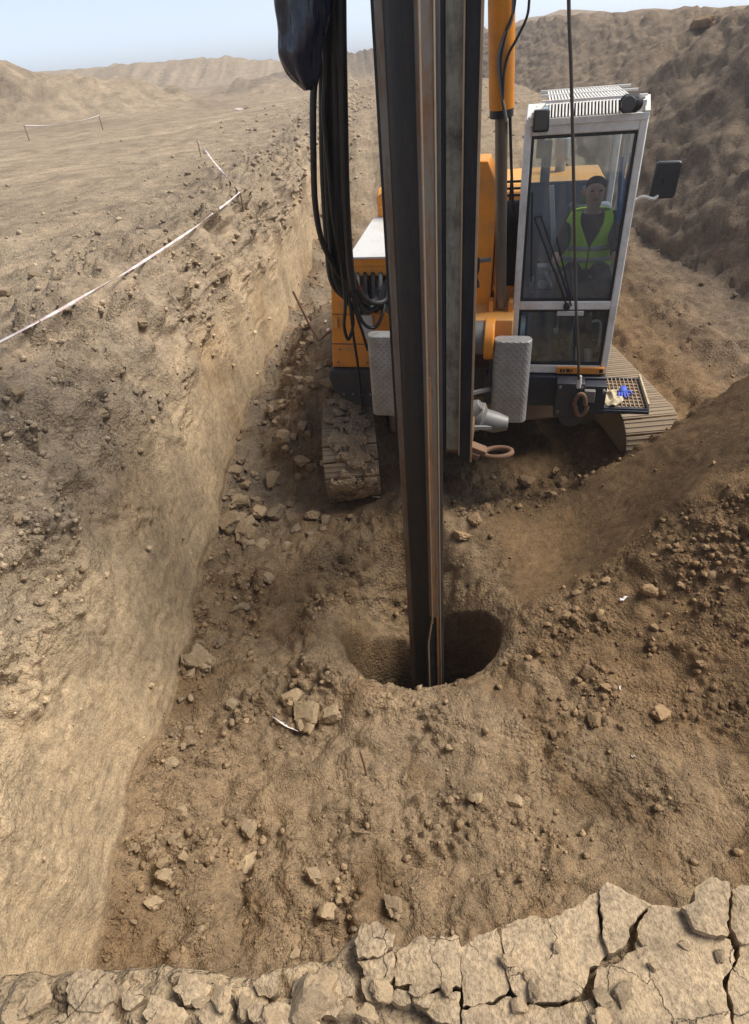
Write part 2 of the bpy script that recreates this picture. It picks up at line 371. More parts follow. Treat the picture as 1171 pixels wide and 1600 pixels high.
def z_pit(x, y):
    z = z_floor0(y) + 0.30*sst(1.3, 5.2, x)*sst(0.4, 3.6, y)*(1-0.45*sst(5.6, 8.5, y))*(1-sst(11, 18, y)) + 0.35*sst(4.2, 6.6, x)*(1-sst(14, 20, y))
    cone = 1.80-0.58*np.hypot(x-4.9, (y-4.25)*(1+0.35*sst(4.6, 5.6, y))); z = z + 0.5*(cone+np.sqrt(cone*cone+0.02))
    z = z + ridge(x, y, R1, 0.80, 0.50) + ridge(x, y, R2, 0.45, 0.55)
    z = z + (0.17+0.07*np.sin(3.3*y)+0.05*np.sin(7.9*y+1))*np.exp(-np.clip(x-x_foot(y), 0, 9)/0.20)                                # crumbs at the wall's foot
    # funnel behind and left of the hole
    dx, dy = x-HC[0], y-HC[1]; r = np.hypot(dx, dy); th = np.arctan2(dy, dx)
    back = np.clip(np.cos(th-math.radians(100)), 0, 1)**2.2
    z = z - 0.60*back*(1-sst(0.62, 1.20, r+0.10*np.sin(3*th)+0.05*np.sin(7*th+1))) + 0.15*back*np.exp(-((r-1.36)/0.22)**2)
    lip = 0.13*np.exp(-((r-0.90)/0.2)**2)*np.clip(np.cos(th+math.radians(140)), 0, 1)**0.6; z = z + lip
    z = z - 0.15*np.exp(-((np.mod(th-math.radians(138)+PI, 2*PI)-PI)/0.14)**2)*(1-sst(0.62, 1.0, r)) - 0.10*np.exp(-((th-math.radians(95))/0.12)**2)*(1-sst(0.6, 0.95, r))
    z = z - 0.14*sst(0.3, 0.7, x)*(1-sst(2.5, 2.8, x))*sst(5.25, 5.6, y)*(1-sst(10, 12, y))
    # rubble banked over the rear of the near-wall track
    z = z + 0.92*sst(-1.5, -0.5, x)*(1-sst(0.15, 0.5, x))*sst(5.9, 6.9, y)*(1-sst(10, 12, y))
    # wheel-like hollows near the ledge, track ruts on the ramp
    z = z - 0.12*np.exp(-(((x+1.05)/0.16)**2+((y-1.75)/0.35)**2)) - 0.08*np.exp(-(((x-0.35)/0.3)**2+((y-1.65)/0.15)**2)) - 0.10*np.exp(-(((x-1.35)/0.35)**2+((y-1.95)/0.2)**2))
    for xr in (4.1, 5.0): z = z - 0.07*np.exp(-((x-xr)/0.22)**4)*sst(6.0, 7.0, y)*(1-sst(13, 15, y))*(1+0.45*np.sin(2*PI*y/0.19))
    for xr in (-0.35, 0.55): z = z - 0.12*np.exp(-((x-xr-0.05*(y-14))/0.28)**2)*sst(11.5, 13, y)*(1-sst(26, 32, y))
    return z

def geo(a, b, n, p): return a+(b-a)*np.linspace(0, 1, n)**p
ys = np.concatenate([np.linspace(-20, 0, 14)[:-1], np.linspace(0, 1.0, 16)[:-1], np.arange(1.0, 4.6, 0.0135),
                     4.6*np.exp(np.arange(0, math.log(60/4.6), 0.0105)), 60*np.exp(np.arange(0.03, math.log(3500/60), 0.045))])
NY = len(ys)
dA = np.concatenate([np.array([3500, 2000, 1200, 700, 420, 260, 180]), 130*np.exp(np.linspace(0, -math.log(130/0.6), 175)), np.linspace(0.6, 0, 26)[1:-1]])
sB = np.linspace(1, 0, 150)
fC = np.concatenate([np.linspace(0, 1, 345)[1:], ])
sD = np.linspace(0, 1, 95)[1:]
dE = np.concatenate([0.3*np.exp(np.linspace(0, math.log(120/0.3), 42)), np.array([200, 350, 700, 1500, 3500])])
Y1 = ys[:, None]
xf, xt, xb = x_foot(Y1), x_top(Y1), x_bank(Y1)
ztop = 2.48+0.03*np.sin(Y1*0.9)
XA = xt-dA[None, :]
def z_plain(x, y): return 2.48+0.03*np.sin(y*0.9)*np.exp(-np.abs(x)/8)+0.10*fbm(x, y, 0*x, 5.5, 3, 5)+0.25*fbm(x, y, 0*x, 30, 2, 9)*sst(12, 40, y)+heaps(x, y)
ZA = z_plain(XA, Y1+0*XA)+0.09*np.exp(-((dA[None, :]-0.35)/0.4)**2)
base0 = ZA[:, -1:]
g = 0.27*sB+0.73*sB**6
XB = xf+(xt-xf)*g[None, :]
zf0 = z_pit(xf, Y1)+heaps(xf, Y1)
ZB = zf0+(base0-zf0)*sB[None, :]
xm = np.minimum(3.4, xb-2.0)
XC = np.concatenate([xf+(xm-xf)*np.linspace(0, 1, 285)[None, 1:], xm+(xb-xm)*np.linspace(0, 1, 70)[None, 1:]], 1)
ZC = z_pit(XC, Y1+0*XC)+heaps(XC, Y1+0*XC)
zb0 = ZC[:, -1:]; zc = z_crest(Y1)+heaps(xb+5.5, Y1)*0.6+0.18*np.sin(Y1*1.3)*sst(5, 9, Y1)+0.12*np.sin(Y1*3.1+1)
bw = 6.2
XD = xb+bw*sD[None, :]
ZD = zb0+(zc-zb0)*(sD**0.93*(1-0.18*sst(0.8, 1, sD))/0.82)[None, :]
XE = xb+bw+dE[None, :]
ZE = ZD[:, -1:]*np.exp(-dE/60)[None, :]+3.2*(1-np.exp(-dE/60))[None, :]+heaps(XE, Y1+0*XE)*0.7*sst(0, 20, dE)[None, :]
X = np.concatenate([XA, XB, XC, XD, XE], 1); Z = np.concatenate([ZA, ZB, ZC, ZD, ZE], 1); Y = Y1+0*X
nA, nB, nC, nD, nE = XA.shape[1], XB.shape[1], XC.shape[1], XD.shape[1], XE.shape[1]
seg = np.concatenate([np.full(nA, 0), np.full(nB, 1), np.full(nC, 2), np.full(nD, 3), np.full(nE, 4)])[None, :]+0*Y.astype(int)
NX = X.shape[1]
def normals(P):
    du = np.gradient(P, axis=1); dv = np.gradient(P, axis=0); N_ = np.cross(du, dv); N_ /= np.linalg.norm(N_, axis=2, keepdims=True)+1e-12; return N_
P = np.stack([X, Y, Z], 2)
Nn = normals(P)
dist = np.sqrt(X*X+Y*Y+(Z-CAM_H)**2)
# region weights
sBfull = np.zeros((NY, NX)); sBfull[:, nA:nA+nB] = sB[None, :]; sBfull[:, :nA] = 1
wall = (seg == 1)*1.0
rim = np.where(seg == 0, np.exp(-np.clip(xt-X, 0, 99)/1.3), 0)+wall*sst(0.45, 0.85, sBfull)
smoothwall = wall*(1-sst(0.34, 0.74, sBfull+0.16*fbm(X, Y, Z, 0.9, 2, 61)))
chute = np.where(seg == 2, 1, 0)*sst(0.95, 1.4, X)*(1-sst(5.0, 6.0, X))*sst(3.45, 3.8, Y-0.22*(X-1))*(1-sst(4.85, 5.2, Y-0.10*(X-1)))
bank = (seg >= 3)*1.0+(seg == 2)*sst(4.6, 6.2, X)
nearhole = np.exp(-((np.hypot(X-HC[0], Y-HC[1])-0.62)/0.2)**2)*(seg == 2)
rough = 1.0*(seg == 2)*(1-0.78*chute)*(1-0.35*nearhole)*(1-0.35*sst(0.9, 1.7, X)*(1-sst(5.0, 5.6, Y)))+wall*(0.15+1.05*sst(0.22, 0.75, sBfull+0.1*fbm(X, Y, Z, 0.8, 2, 62)))+(seg == 0)*(0.35+0.9*rim)+1.3*(seg >= 3)
lod = lambda s: np.clip(1-sst(60*s, 200*s, dist), 0, 1)
D = (0.11-0.04*wall)*fbm(X, Y, Z, 0.75, 2, 1)*rough
b1 = perlin(X/0.21, Y/0.21, Z/0.21, 21); D += 0.080*((np.abs(b1)*1.6-0.25)*(1-0.75*wall)+0.5*wall*b1)*rough*lod(.21)
b2 = perlin(X/0.095, Y/0.095, Z/0.095, 22); patch = sst(-0.15, 0.35, fbm(X, Y, Z, 0.55, 2, 31))
D += 0.055*((np.abs(b2)*1.8-0.3)*(1-0.6*wall)+0.5*wall*b2)*rough*(0.25+patch)*lod(.12)
b3 = perlin(X/0.045, Y/0.045, Z/0.045, 23); D += 0.034*b3*rough*(0.2+patch)*lod(.06)
D += 0.010*perlin(X/0.022, Y/0.022, Z/0.022, 24)*(rough*0.8+0.1)*lod(.04)
fld = (yy_ok := (Y > 0.9) & (Y < 16) & (X < 9) & (X > -6))
lm = np.zeros_like(X); sub = np.where(fld)
xs_, ysb, zs_ = X[sub], Y[sub], Z[sub]
wx = 0.25*perlin(xs_/0.06, ysb/0.06, zs_/0.06, 610); 
rub = np.clip((patch*0.9+0.1)[sub]*(rough[sub])+0.9*(np.exp(-np.clip(X-x_foot(Y1), 0, 9)/0.6)*(seg == 2))[sub]*(0.4+patch[sub]), 0, 1.6)
l1 = worley(xs_+0.02*wx, ysb+0.02*wx, zs_, 0.13, 601, 0.42); l2 = worley(xs_+0.012*wx, ysb-0.012*wx, zs_, 0.062, 602, 0.55); l3 = worley(xs_, ysb+0.006*wx, zs_, 0.034, 603, 0.6)
lm[sub] = (1+0.9*rim[sub])*(0.085*l1*(0.4+0.6*rub)*(1-0.6*sst(0.8, 1.6, xs_))+0.052*l2+0.028*l3)*np.clip(rub, 0, 1.3)
D += lm
# chunky, torn edge along the trench rim
b4 = fbm(X*1.1, Y*0.8, Z, 0.42, 2, 41); D += 0.17*np.sign(b4)*np.abs(b4)**0.8*rim*lod(.5)+0.07*fbm(X, Y, Z*1.3, 0.13, 2, 43)*rim*lod(.2)
# tooth gouges along the wall
sg = perlin(X/2.5, Y/1.6, Z/0.10, 51); D += 0.012*sg*smoothwall*sst(-0.2, 0.3, fbm(X, Y, Z, 1.1, 2, 53))+0.014*fbm(X, Y, Z, 0.34, 3, 54, 0.6)*smoothwall
sg2 = perlin(X/3.0, Y/2.6, Z/0.045, 52); D += 0.004*sg2*smoothwall*lod(.2)-0.035*np.clip(perlin(X/0.17, Y/0.17, Z/0.13, 55)-0.38, 0, 1)*wall*3
# heavier lumps on the bank
D += (0.26*fbm(X, Y*0.6, Z*0.6, 1.8, 4, 71, 0.55)+0.10*fbm(X, Y, Z, 0.35, 3, 73, 0.65))*(seg >= 3)
hm = np.clip(heaps(X, Y), 0, 1.2)/1.2
D += (0.6*(np.abs(fbm(X, Y, Z, 3.5, 3, 75))*1.4-0.3)+0.45*fbm(X, Y, Z, 1.5, 3, 77, 0.65))*hm*((seg == 0)|(seg >= 2))
D += (seg == 0)*sst(3, 6, Y)*(0.10*fbm(X, Y, Z, 0.9, 4, 85, 0.62)*sst(-0.1, 0.4, fbm(X, Y, 0*X, 4.5, 2, 86))*lod(.5))
P = P+Nn*D[:, :, None]
# ruts across the left plain
fl = (seg == 0)
P[:, :, 2] -= fl*0.10*np.clip(perlin((X+0.25*Y)/1.1, (Y-0.35*X)/9.0, 0*X, 81), 0, 1)*sst(6, 10, Y)
# the hole: pull the ground down inside it
hx, hy = P[:, :, 0]-HC[0], P[:, :, 1]-HC[1]; hr = np.hypot(hx, hy); ha = np.arctan2(hy, hx)
def rim_r(a): return 0.635+0.058*np.cos(2*a)+0.03*np.exp(-((np.abs(a)-PI)/0.7)**2)+0.014*np.sin(3*a+2)+0.006*np.sin(7*a)+0.004*np.sin(13*a+1)
rr = rim_r(ha)
P[:, :, 2] -= (seg == 2)*(1.1*(1-sst(-0.085, 0.0, hr-rr))+0.10*(1-sst(-0.04, 0.20, hr-rr))**2)
keep = ~((hr < rr-0.075) & (seg == 2))
Nn = normals(P)

# soil colour of each place, some with shade painted in (kinds of earth, dry or damp)
tan = np.array([.44, .335, .213]); dry = np.array([.35, .275, .19]); floorc = np.array([.258, .182, .108]); damp_shade = np.array([.205, .132, .070]); dark = np.array([.225, .172, .120]); gd = np.array([.26, .205, .145]); ochre = np.array([.33, .225, .12])
def lerp(a, b, t): return a+(b-a)*t[:, :, None]
big = fbm(X, Y, Z, 1.6, 3, 91); med = fbm(X, Y, Z, 0.45, 2, 92)
C = np.where((seg == 0)[:, :, None], dry, np.where((seg == 1)[:, :, None], tan, np.where((seg >= 3)[:, :, None], dark, floorc)))  # bank earth toned dark, shade of its sunless side included
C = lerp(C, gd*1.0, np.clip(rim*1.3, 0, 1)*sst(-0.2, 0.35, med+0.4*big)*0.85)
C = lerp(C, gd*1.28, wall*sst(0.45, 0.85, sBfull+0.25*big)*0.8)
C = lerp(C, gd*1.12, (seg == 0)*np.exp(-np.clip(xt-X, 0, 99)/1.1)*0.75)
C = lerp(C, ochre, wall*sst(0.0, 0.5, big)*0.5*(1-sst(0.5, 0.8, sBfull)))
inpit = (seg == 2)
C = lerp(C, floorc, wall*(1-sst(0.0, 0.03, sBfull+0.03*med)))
C = lerp(C, np.array([.285, .208, .13]), inpit*np.exp(-((X-0.1)/1.0)**2-((Y-2.7)/0.9)**2)*0.75)
C = lerp(C, gd*0.92, inpit*(1-sst(0.2, 1.3, X-x_foot(Y1)))*sst(4.2, 6.5, Y)*0.7)
C = lerp(C, gd*0.8, inpit*sst(5.0, 6.2, Y)*(1-sst(2.5, 3.5, X))*0.6)
C = lerp(C, damp_shade, inpit*np.clip(sst(0.95, 1.9, X)*sst(2.2, 3.2, Y+0.3*(X-1)), 0, 1)*0.95)
C = lerp(C, damp_shade*0.85, inpit*sst(-0.05, 0.40, med+0.5*big)*(0.72))
C = lerp(C, damp_shade*0.9, inpit*np.exp(-((X-x_foot(Y1)-0.28)/0.2)**2)*sst(-0.2, 0.3, big+0.5*med)*(1-sst(3.5, 5, Y))*0.7)  # shade in the crevice along the wall foot, painted as dark soil
C = lerp(C, damp_shade*0.80, np.clip(chute*1.1, 0, 1))  # damp spoil, with the shade of the turned-away slope painted in
C = lerp(C, dark*1.05, inpit*sst(3.9, 6.0, X-0.12*(Y-6))*sst(5.5, 7.5, Y))
C = lerp(C, dry*0.98, inpit*sst(14, 22, Y)*0.8)
C = lerp(C, dry*0.74, ((seg == 0)*1.0)*sst(0.05, 0.4, fbm(X, Y*0.6, 0*X, 6, 3, 95))*0.7)
tk = perlin((X*0.83-Y*0.55)/1.3, (X*0.55+Y*0.83)/16.0, 0*X, 96)+0.5*perlin((X*0.83-Y*0.55)/0.45, (X*0.55+Y*0.83)/11.0, 0*X, 97)
C = lerp(C, dry*1.22, ((seg == 0)*1.0)*sst(0.05, 0.4, tk)*0.8*sst(0.8, 2.0, xt-X)); C = lerp(C, dry*0.62, ((seg == 0)*1.0)*sst(0.12, 0.45, -tk)*sst(-0.2, 0.3, med)*0.75)
C = lerp(C, np.array([.17, .14, .108]), (np.exp(-((X-4)/26)**2-((Y-104)/12)**2)+np.exp(-((X+7)/4)**2-((Y-69)/2)**2))*0.8)  # far mounds darkened; the colour stands in for a shaded hollow
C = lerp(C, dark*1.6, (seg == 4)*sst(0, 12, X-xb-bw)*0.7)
C = lerp(C, damp_shade*0.92, inpit*(1-sst(-0.03, 0.015, hr-rr)))  # damp cut soil, with shade painted on the sunlit inner wall
jit = (1+0.10*RNG.standard_normal((NY, NX))[:, :, None]*0.5)
C = np.clip(C*jit, 0.02, 0.6)

idx = np.arange(NY*NX).reshape(NY, NX)
q = np.stack([idx[:-1, :-1], idx[:-1, 1:], idx[1:, 1:], idx[1:, :-1]], 2)
kq = keep[:-1, :-1] & keep[:-1, 1:] & keep[1:, 1:] & keep[1:, :-1]
quads = q[kq]
def np_mesh(name, V, Fq, mat, colors=None, smooth=True, fattr=None, sattr=None):
    me = bpy.data.meshes.new(name); k = Fq.shape[1]
    me.vertices.add(len(V)); me.vertices.foreach_set('co', np.asarray(V, np.float32).ravel())
    me.loops.add(Fq.size); me.loops.foreach_set('vertex_index', Fq.astype(np.int32).ravel())
    me.polygons.add(len(Fq)); me.polygons.foreach_set('loop_start', np.arange(0, Fq.size, k, dtype=np.int32))
    if smooth: me.polygons.foreach_set('use_smooth', np.ones(len(Fq), bool))
    me.update(calc_edges=True)
    if colors is not None:
        at = me.attributes.new('soil', 'FLOAT_COLOR', 'POINT'); c4 = np.ones((len(V), 4), np.float32); c4[:, :3] = colors; at.data.foreach_set('color', c4.ravel())
    if fattr is not None:
        at = me.attributes.new('scrape', 'FLOAT', 'POINT'); at.data.foreach_set('value', fattr.astype(np.float32).ravel())
    if sattr is not None:
        at = me.attributes.new('smooth', 'FLOAT', 'POINT'); at.data.foreach_set('value', sattr.astype(np.float32).ravel())
    me.materials.append(MAT[mat]); o = bpy.data.objects.new(name, me); COL.objects.link(o); return o
used = np.zeros(NY*NX, bool); used[quads.ravel()] = True
remap = np.cumsum(used)-1
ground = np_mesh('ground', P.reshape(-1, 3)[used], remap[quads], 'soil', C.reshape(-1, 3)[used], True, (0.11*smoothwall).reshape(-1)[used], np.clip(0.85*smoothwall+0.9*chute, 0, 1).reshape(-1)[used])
tag(ground, 'excavated earth trench floor, cut walls, spoil banks and the open site beyond', 'ground', kind='structure')

# the wall of the borehole
na, nz = 220, 150
aa = np.linspace(0, 2*PI, na, endpoint=False)[None, :]; zz = np.concatenate([np.linspace(-0.62, -1.6, 70), np.linspace(-1.63, -5.0, nz-70)])[:, None]
zi = P[:, :, 2]
rb = rim_r(aa)-0.052+0*zz; xx = HC[0]+rb*np.cos(aa); yy = HC[1]+rb*np.sin(aa)
dd = 0.03*fbm(xx, yy, zz*3, 0.5, 3, 201)+0.004*np.sin(zz*37+2.5*np.sin(aa+zz)+3*perlin(xx/0.3, yy/0.3, zz/0.5, 205))+0.045*perlin(xx/0.16, yy/0.16, zz/0.22, 203)+0.02*perlin(xx/0.05, yy/0.05, zz/0.07, 204)
rb = rb+dd*sst(-0.62, -0.95, zz)
def pit_at(x, y): return z_pit(x, y)
ztopb = z_pit(HC[0]+rim_r(aa)*np.cos(aa), HC[1]+rim_r(aa)*np.sin(aa))-0.12
Vb = np.stack([HC[0]+rb*np.cos(aa), HC[1]+rb*np.sin(aa), zz+ztopb*np.clip(1+zz/4, 0, 1)], 2)
ib = np.arange(na*nz).reshape(nz, na); qb = np.stack([ib[:-1], ib[1:], np.roll(ib[1:], -1, 1), np.roll(ib[:-1], -1, 1)], 2).reshape(-1, 4)
Cb = np.tile(np.array([.20, .135, .078]), (na*nz, 1))*(1+0.35*fbm(xx+0*zz, yy+0*zz, zz+0*aa, 0.4, 3, 207).reshape(-1, 1))
bore = np_mesh('borehole_wall', Vb.reshape(-1, 3), qb, 'soil', np.clip(Cb, .03, .5), True, np.zeros(na*nz)); tag(bore, 'dark round side of the bored hole cut through brown earth', 'hole', kind='structure')
fl_ = MB().cyl((HC[0], HC[1], -5.1), (HC[0], HC[1], -4.9), 0.75, 40).build('borehole_floor', 'crumb'); tag(fl_, 'earth bottom of the bored hole far below the rim', 'hole', kind='structure')

# ------------------------------------------------------------------ ledge in the foreground
EDGE = [(-300, 1545), (0, 1530), (30, 1520), (130, 1508), (250, 1506), (330, 1512), (390, 1520), (470, 1508), (520, 1490), (545, 1462), (565, 1448), (590, 1444), (620, 1464), (715, 1466), (722, 1478), (780, 1452), (830, 1436), (865, 1440), (900, 1422), (937, 1398), (955, 1390), (1010, 1418), (1040, 1420), (1068, 1420), (1110, 1382), (1171, 1396), (1400, 1410)]
ZL = 2.50
ew = np.array([atz(a, b, ZL)[:2] for a, b in EDGE]); ew = ew[np.argsort(ew[:, 0])]
def y_edge(x): return np.interp(x, ew[:, 0], ew[:, 1])
xl = np.concatenate([np.linspace(-9, -1.5, 45)[:-1], np.arange(-1.5, 1.5, 0.0065), np.linspace(1.5, 10, 50)])
tl = np.concatenate([np.linspace(-6, -0.35, 30)[:-1], np.linspace(-0.35, 0, 105)])[:, None]
ye = y_edge(xl)[None, :]+0.012*perlin(xl/0.05, 0*xl, 0*xl, 301)[None, :]
XL = xl[None, :]+0*tl; YL = ye*np.clip(1+tl/3, 0.0, 1)+tl; 
lump = (1-sst(-0.25, 0.0, xl))[None, :]
ZLL = ZL-0.02+0*XL+lump*0.03
bb = fbm(XL, YL, 0*XL, 0.16, 3, 311); b5 = np.abs(perlin(XL/0.075, YL/0.075, 0*XL, 313))
ZLL = ZLL+(0.02+0.035*lump)*bb+(0.012+0.03*lump)*(b5*1.6-0.3)+0.006*perlin(XL/0.025, YL/0.025, 0*XL, 315)
ZLL -= 0.03*np.exp(tl/0.018)
fz = np.linspace(0, 1, 70)[1:, None]
XF = xl[None, :]+0*fz; ZF = ZLL[-1:, :]*(1-fz)+(-0.25)*fz; YF = ye-0.10*np.sin(fz*PI*0.9)**1.0*(1-fz)-0.02+0.12*fz+0.05*fbm(XF, 0*XF, ZF, 0.35, 3, 321)*sst(0, 0.06, fz)
VL = np.stack([np.concatenate([XL, XF]), np.concatenate([YL, YF]), np.concatenate([ZLL, ZF])], 2)
nl = VL.shape[0]; il = np.arange(nl*len(xl)).reshape(nl, -1); ql = np.stack([il[:-1, :-1], il[:-1, 1:], il[1:, 1:], il[1:, :-1]], 2).reshape(-1, 4)
ledge = np_mesh('ledge', VL.reshape(-1, 3), ql, 'ledge_soil'); tag(ledge, 'dry cracked earth ledge above the trench', 'ledge', kind='structure')

PLATES = [  # outline pixels, lift, tilt
 ([(722,1480),(750,1462),(778,1450),(785,1480),(790,1515),(796,1545),(770,1562),(724,1570)], .020, .01),
 ([(784,1448),(830,1432),(866,1436),(900,1417),(937,1391),(934,1420),(938,1460),(950,1490),(938,1500),(921,1510),(918,1535),(903,1556),(870,1563),(815,1562),(800,1545),(792,1500)], .026, .01),
 ([(941,1389),(950,1378),(985,1396),(1018,1412),(1000,1425),(984,1446),(978,1474),(953,1488),(943,1455)], .036, .05),
 ([(1020,1416),(1045,1416),(1066,1420),(1085,1450),(1108,1461),(1140,1468),(1148,1500),(1128,1532),(1140,1580),(1142,1640),(1000,1640),(940,1640),(948,1590),(928,1556),(936,1516),(962,1506),(996,1484),(996,1452)], .018, .0),
 ([(724,1576),(775,1568),(800,1556),(816,1570),(872,1572),(905,1566),(924,1560),(942,1592),(934,1640),(730,1640)], .016, .0),
 ([(1068,1415),(1090,1408),(1088,1392),(1113,1370),(1141,1380),(1138,1420),(1137,1460),(1112,1458),(1090,1448)], .046, .05),
 ([(1146,1392),(1160,1384),(1230,1392),(1230,1470),(1160,1472),(1146,1450)], .030, .02),
 ([(1157,1478),(1230,1476),(1230,1640),(1152,1640),(1150,1586),(1140,1534),(1154,1508)], .018, .0),
 ([(622,1490),(652,1464),(716,1464),(718,1500),(719,1542),(690,1540),(662,1552),(646,1536),(618,1538)], .022, .02),
 ([(556,1470),(566,1446),(590,1441),(616,1460),(612,1478),(590,1494),(562,1496)], .040, .06),
 ([(560,1502),(588,1498),(612,1486),(618,1500),(610,1530),(580,1540)], .030, .03),
 ([(640,1560),(664,1556),(692,1546),(718,1550),(718,1600),(690,1596),(668,1580)], .016, .0),
 ([(104,1530),(128,1512),(158,1516),(182,1545),(176,1580),(150,1625),(118,1620),(108,1585)], .045, .05),
 ([(192,1552),(220,1544),(226,1556),(204,1576),(192,1572)], .045, .03),
]
prng = random.Random(5)
for k in range(20):                                    # broken crust along the left part of the ledge
    cx, cy = prng.uniform(20, 700), prng.uniform(1535, 1610); rp_ = prng.uniform(16, 38); n_ = prng.randint(5, 7)
    if cx > 520: cy -= 0; rp_ *= 0.7
    a0_ = prng.uniform(0, 6); PLATES.append(([(cx+rp_*prng.uniform(.7, 1.15)*math.cos(a0_-2*PI*j/n_), cy+rp_*.8*prng.uniform(.7, 1.15)*math.sin(a0_-2*PI*j/n_)) for j in range(n_)], prng.uniform(.03, .06), prng.uniform(.05, .3)))
def plate(poly, lift, tilt, i):
    cxp, cyp = sum(p[0] for p in poly)/len(poly), sum(p[1] for p in poly)/len(poly)
    poly = [(a+1.8*(a-cxp)/math.hypot(a-cxp, b-cyp), b+1.8*(b-cyp)/math.hypot(a-cxp, b-cyp)) for a, b in poly]
    pw = [Vector(atz(a, b, ZL+lift)[:2]) for a, b in poly]
    out = []
    for a, b in zip(pw, pw[1:]+pw[:1]):
        L = (b-a).length; k = max(1, int(L/0.009)); nrm = Vector((-(b-a).y, (b-a).x)).normalized()
        for j in range(k):
            p = a.lerp(b, j/k); e = 0.0055*float(perlin(np.array([p.x/0.022]), np.array([p.y/0.022]), np.array([i*3.1]), 401)[0])+0.003*random.uniform(-1, 1)*(j > 0)
            out.append(p+nrm*e)
    n0 = len(out); cen = sum(out, Vector((0, 0)))/n0
    xs = [p.x for p in out]; ys_ = [p.y for p in out]; pts = list(out); st = 0.014
    def inside(p):
        c = False
        for k in range(n0):
            a, b = out[k], out[k-1]
            if (a.y > p.y) != (b.y > p.y) and p.x < (b.x-a.x)*(p.y-a.y)/(b.y-a.y)+a.x: c = not c
        return c
    gx = np.arange(min(xs), max(xs), st); gy = np.arange(min(ys_), max(ys_), st)
    oa = np.array([(p.x, p.y) for p in out])
    for x in gx:
        for y in gy:
            p = Vector((x+random.uniform(-.003, .003), y+random.uniform(-.003, .003)))
            if np.min((oa[:, 0]-p.x)**2+(oa[:, 1]-p.y)**2) > 0.008**2 and inside(p): pts.append(p)
    r = delaunay_2d_cdt(pts, [(k, (k+1) % n0) for k in range(n0)], [list(range(n0))], 2, 1e-6)
    vs2, fs = r[0], r[2]
    va = np.array([(p.x, p.y) for p in vs2])
    de = np.array([np.min(np.hypot(oa[:, 0]-x, oa[:, 1]-y)) for x, y in va])
    tx, ty = random.uniform(-1, 1)*tilt, random.uniform(-1, 1)*tilt
    z = ZL+lift+tx*(va[:, 0]-cen.x)+ty*(va[:, 1]-cen.y)+0.004*fbm(va[:, 0], va[:, 1], 0*va[:, 0]+i, 0.16, 3, 411)-0.003*np.exp(-de/0.004)
    m = MB(); m.add([(x, y, zz_) for (x, y), zz_ in zip(va, z)], [tuple(f) for f in fs])
    # sides: boundary edges found from the faces
    cnt = {}
    for f in fs:
        for a, b in zip(f, list(f[1:])+[f[0]]): cnt[(a, b)] = 1
    side = [(a, b) for (a, b) in cnt if (b, a) not in cnt]
    nv = len(vs2); dn = {}
    for a, b in side:
        for k in (a, b):
            if k not in dn:
                p = Vector(va[k]); qn = p+(cen-p).normalized()*0.006
                dn[k] = len(m.v); m.v.append((qn.x, qn.y, ZL-0.055))
    for a, b in side: m.f.append((b, a, dn[a], dn[b])); m.mi.append(0)
    o = m.build('crust_plate', 'crust', ledge, smooth=50); return o
for i, (pl, lf, tl_) in enumerate(PLATES): plate(pl, lf, tl_, i)

# ------------------------------------------------------------------ clods and crumbs
ICO = {}
def ico(sub):
    if sub not in ICO:
        bm = bmesh.new(); bmesh.ops.create_icosphere(bm, subdivisions=sub, radius=1.0); bm.verts.ensure_lookup_table()
        ICO[sub] = (np.array([v.co[:] for v in bm.verts]), np.array([[v.index for v in f.verts] for f in bm.faces])); bm.free()
    return ICO[sub]
def clod_verts(sub, seed, amp=0.35):
    v, f = ico(sub); r = 1+amp*2.2*perlin(v[:, 0]*0.9+seed*7.3, v[:, 1]*0.9, v[:, 2]*0.9, 501)+amp*0.9*perlin(v[:, 0]*2.1+seed*3.1, v[:, 1]*2.1, v[:, 2]*2.1, 503)
    r = r+amp*0.5*perlin(v[:, 0]*4.6+seed*1.7, v[:, 1]*4.6, v[:, 2]*4.6, 507)
    w = v*r[:, None]; rg = np.random.default_rng(seed)
    for k in range(8):                                           # broken flat faces
        d = rg.standard_normal(3); d /= np.linalg.norm(d); h = w@d; c = rg.uniform(0.5, 0.85); w = w-np.clip(h-c, 0, 9)[:, None]*d*0.92
    if sub > 2: w = w*(1+0.22*np.abs(perlin(v[:, 0]*5+seed, v[:, 1]*5, v[:, 2]*5, 509))+0.10*perlin(v[:, 0]*12+seed, v[:, 1]*12, v[:, 2]*12, 511))[:, None]
    return w, f
CL_MESH = {}
for matn in ('clod_tan', 'clod_brown', 'clod_pale', 'clod_grey'):
    for s in range(7):
        v, f = clod_verts(4 if s < 3 else 2, s+1)
        me = bpy.data.meshes.new('clod'); me.from_pydata(v.tolist(), [], f.tolist())
        me.polygons.foreach_set('use_smooth', [True]*len(me.polygons)); me.set_sharp_from_angle(angle=math.radians(38)); me.materials.append(MAT[matn]); CL_MESH[(matn, s)] = me
Pf = P.reshape(-1, 3); Nf = Nn.reshape(-1, 3); Cf = C.reshape(-1, 3)
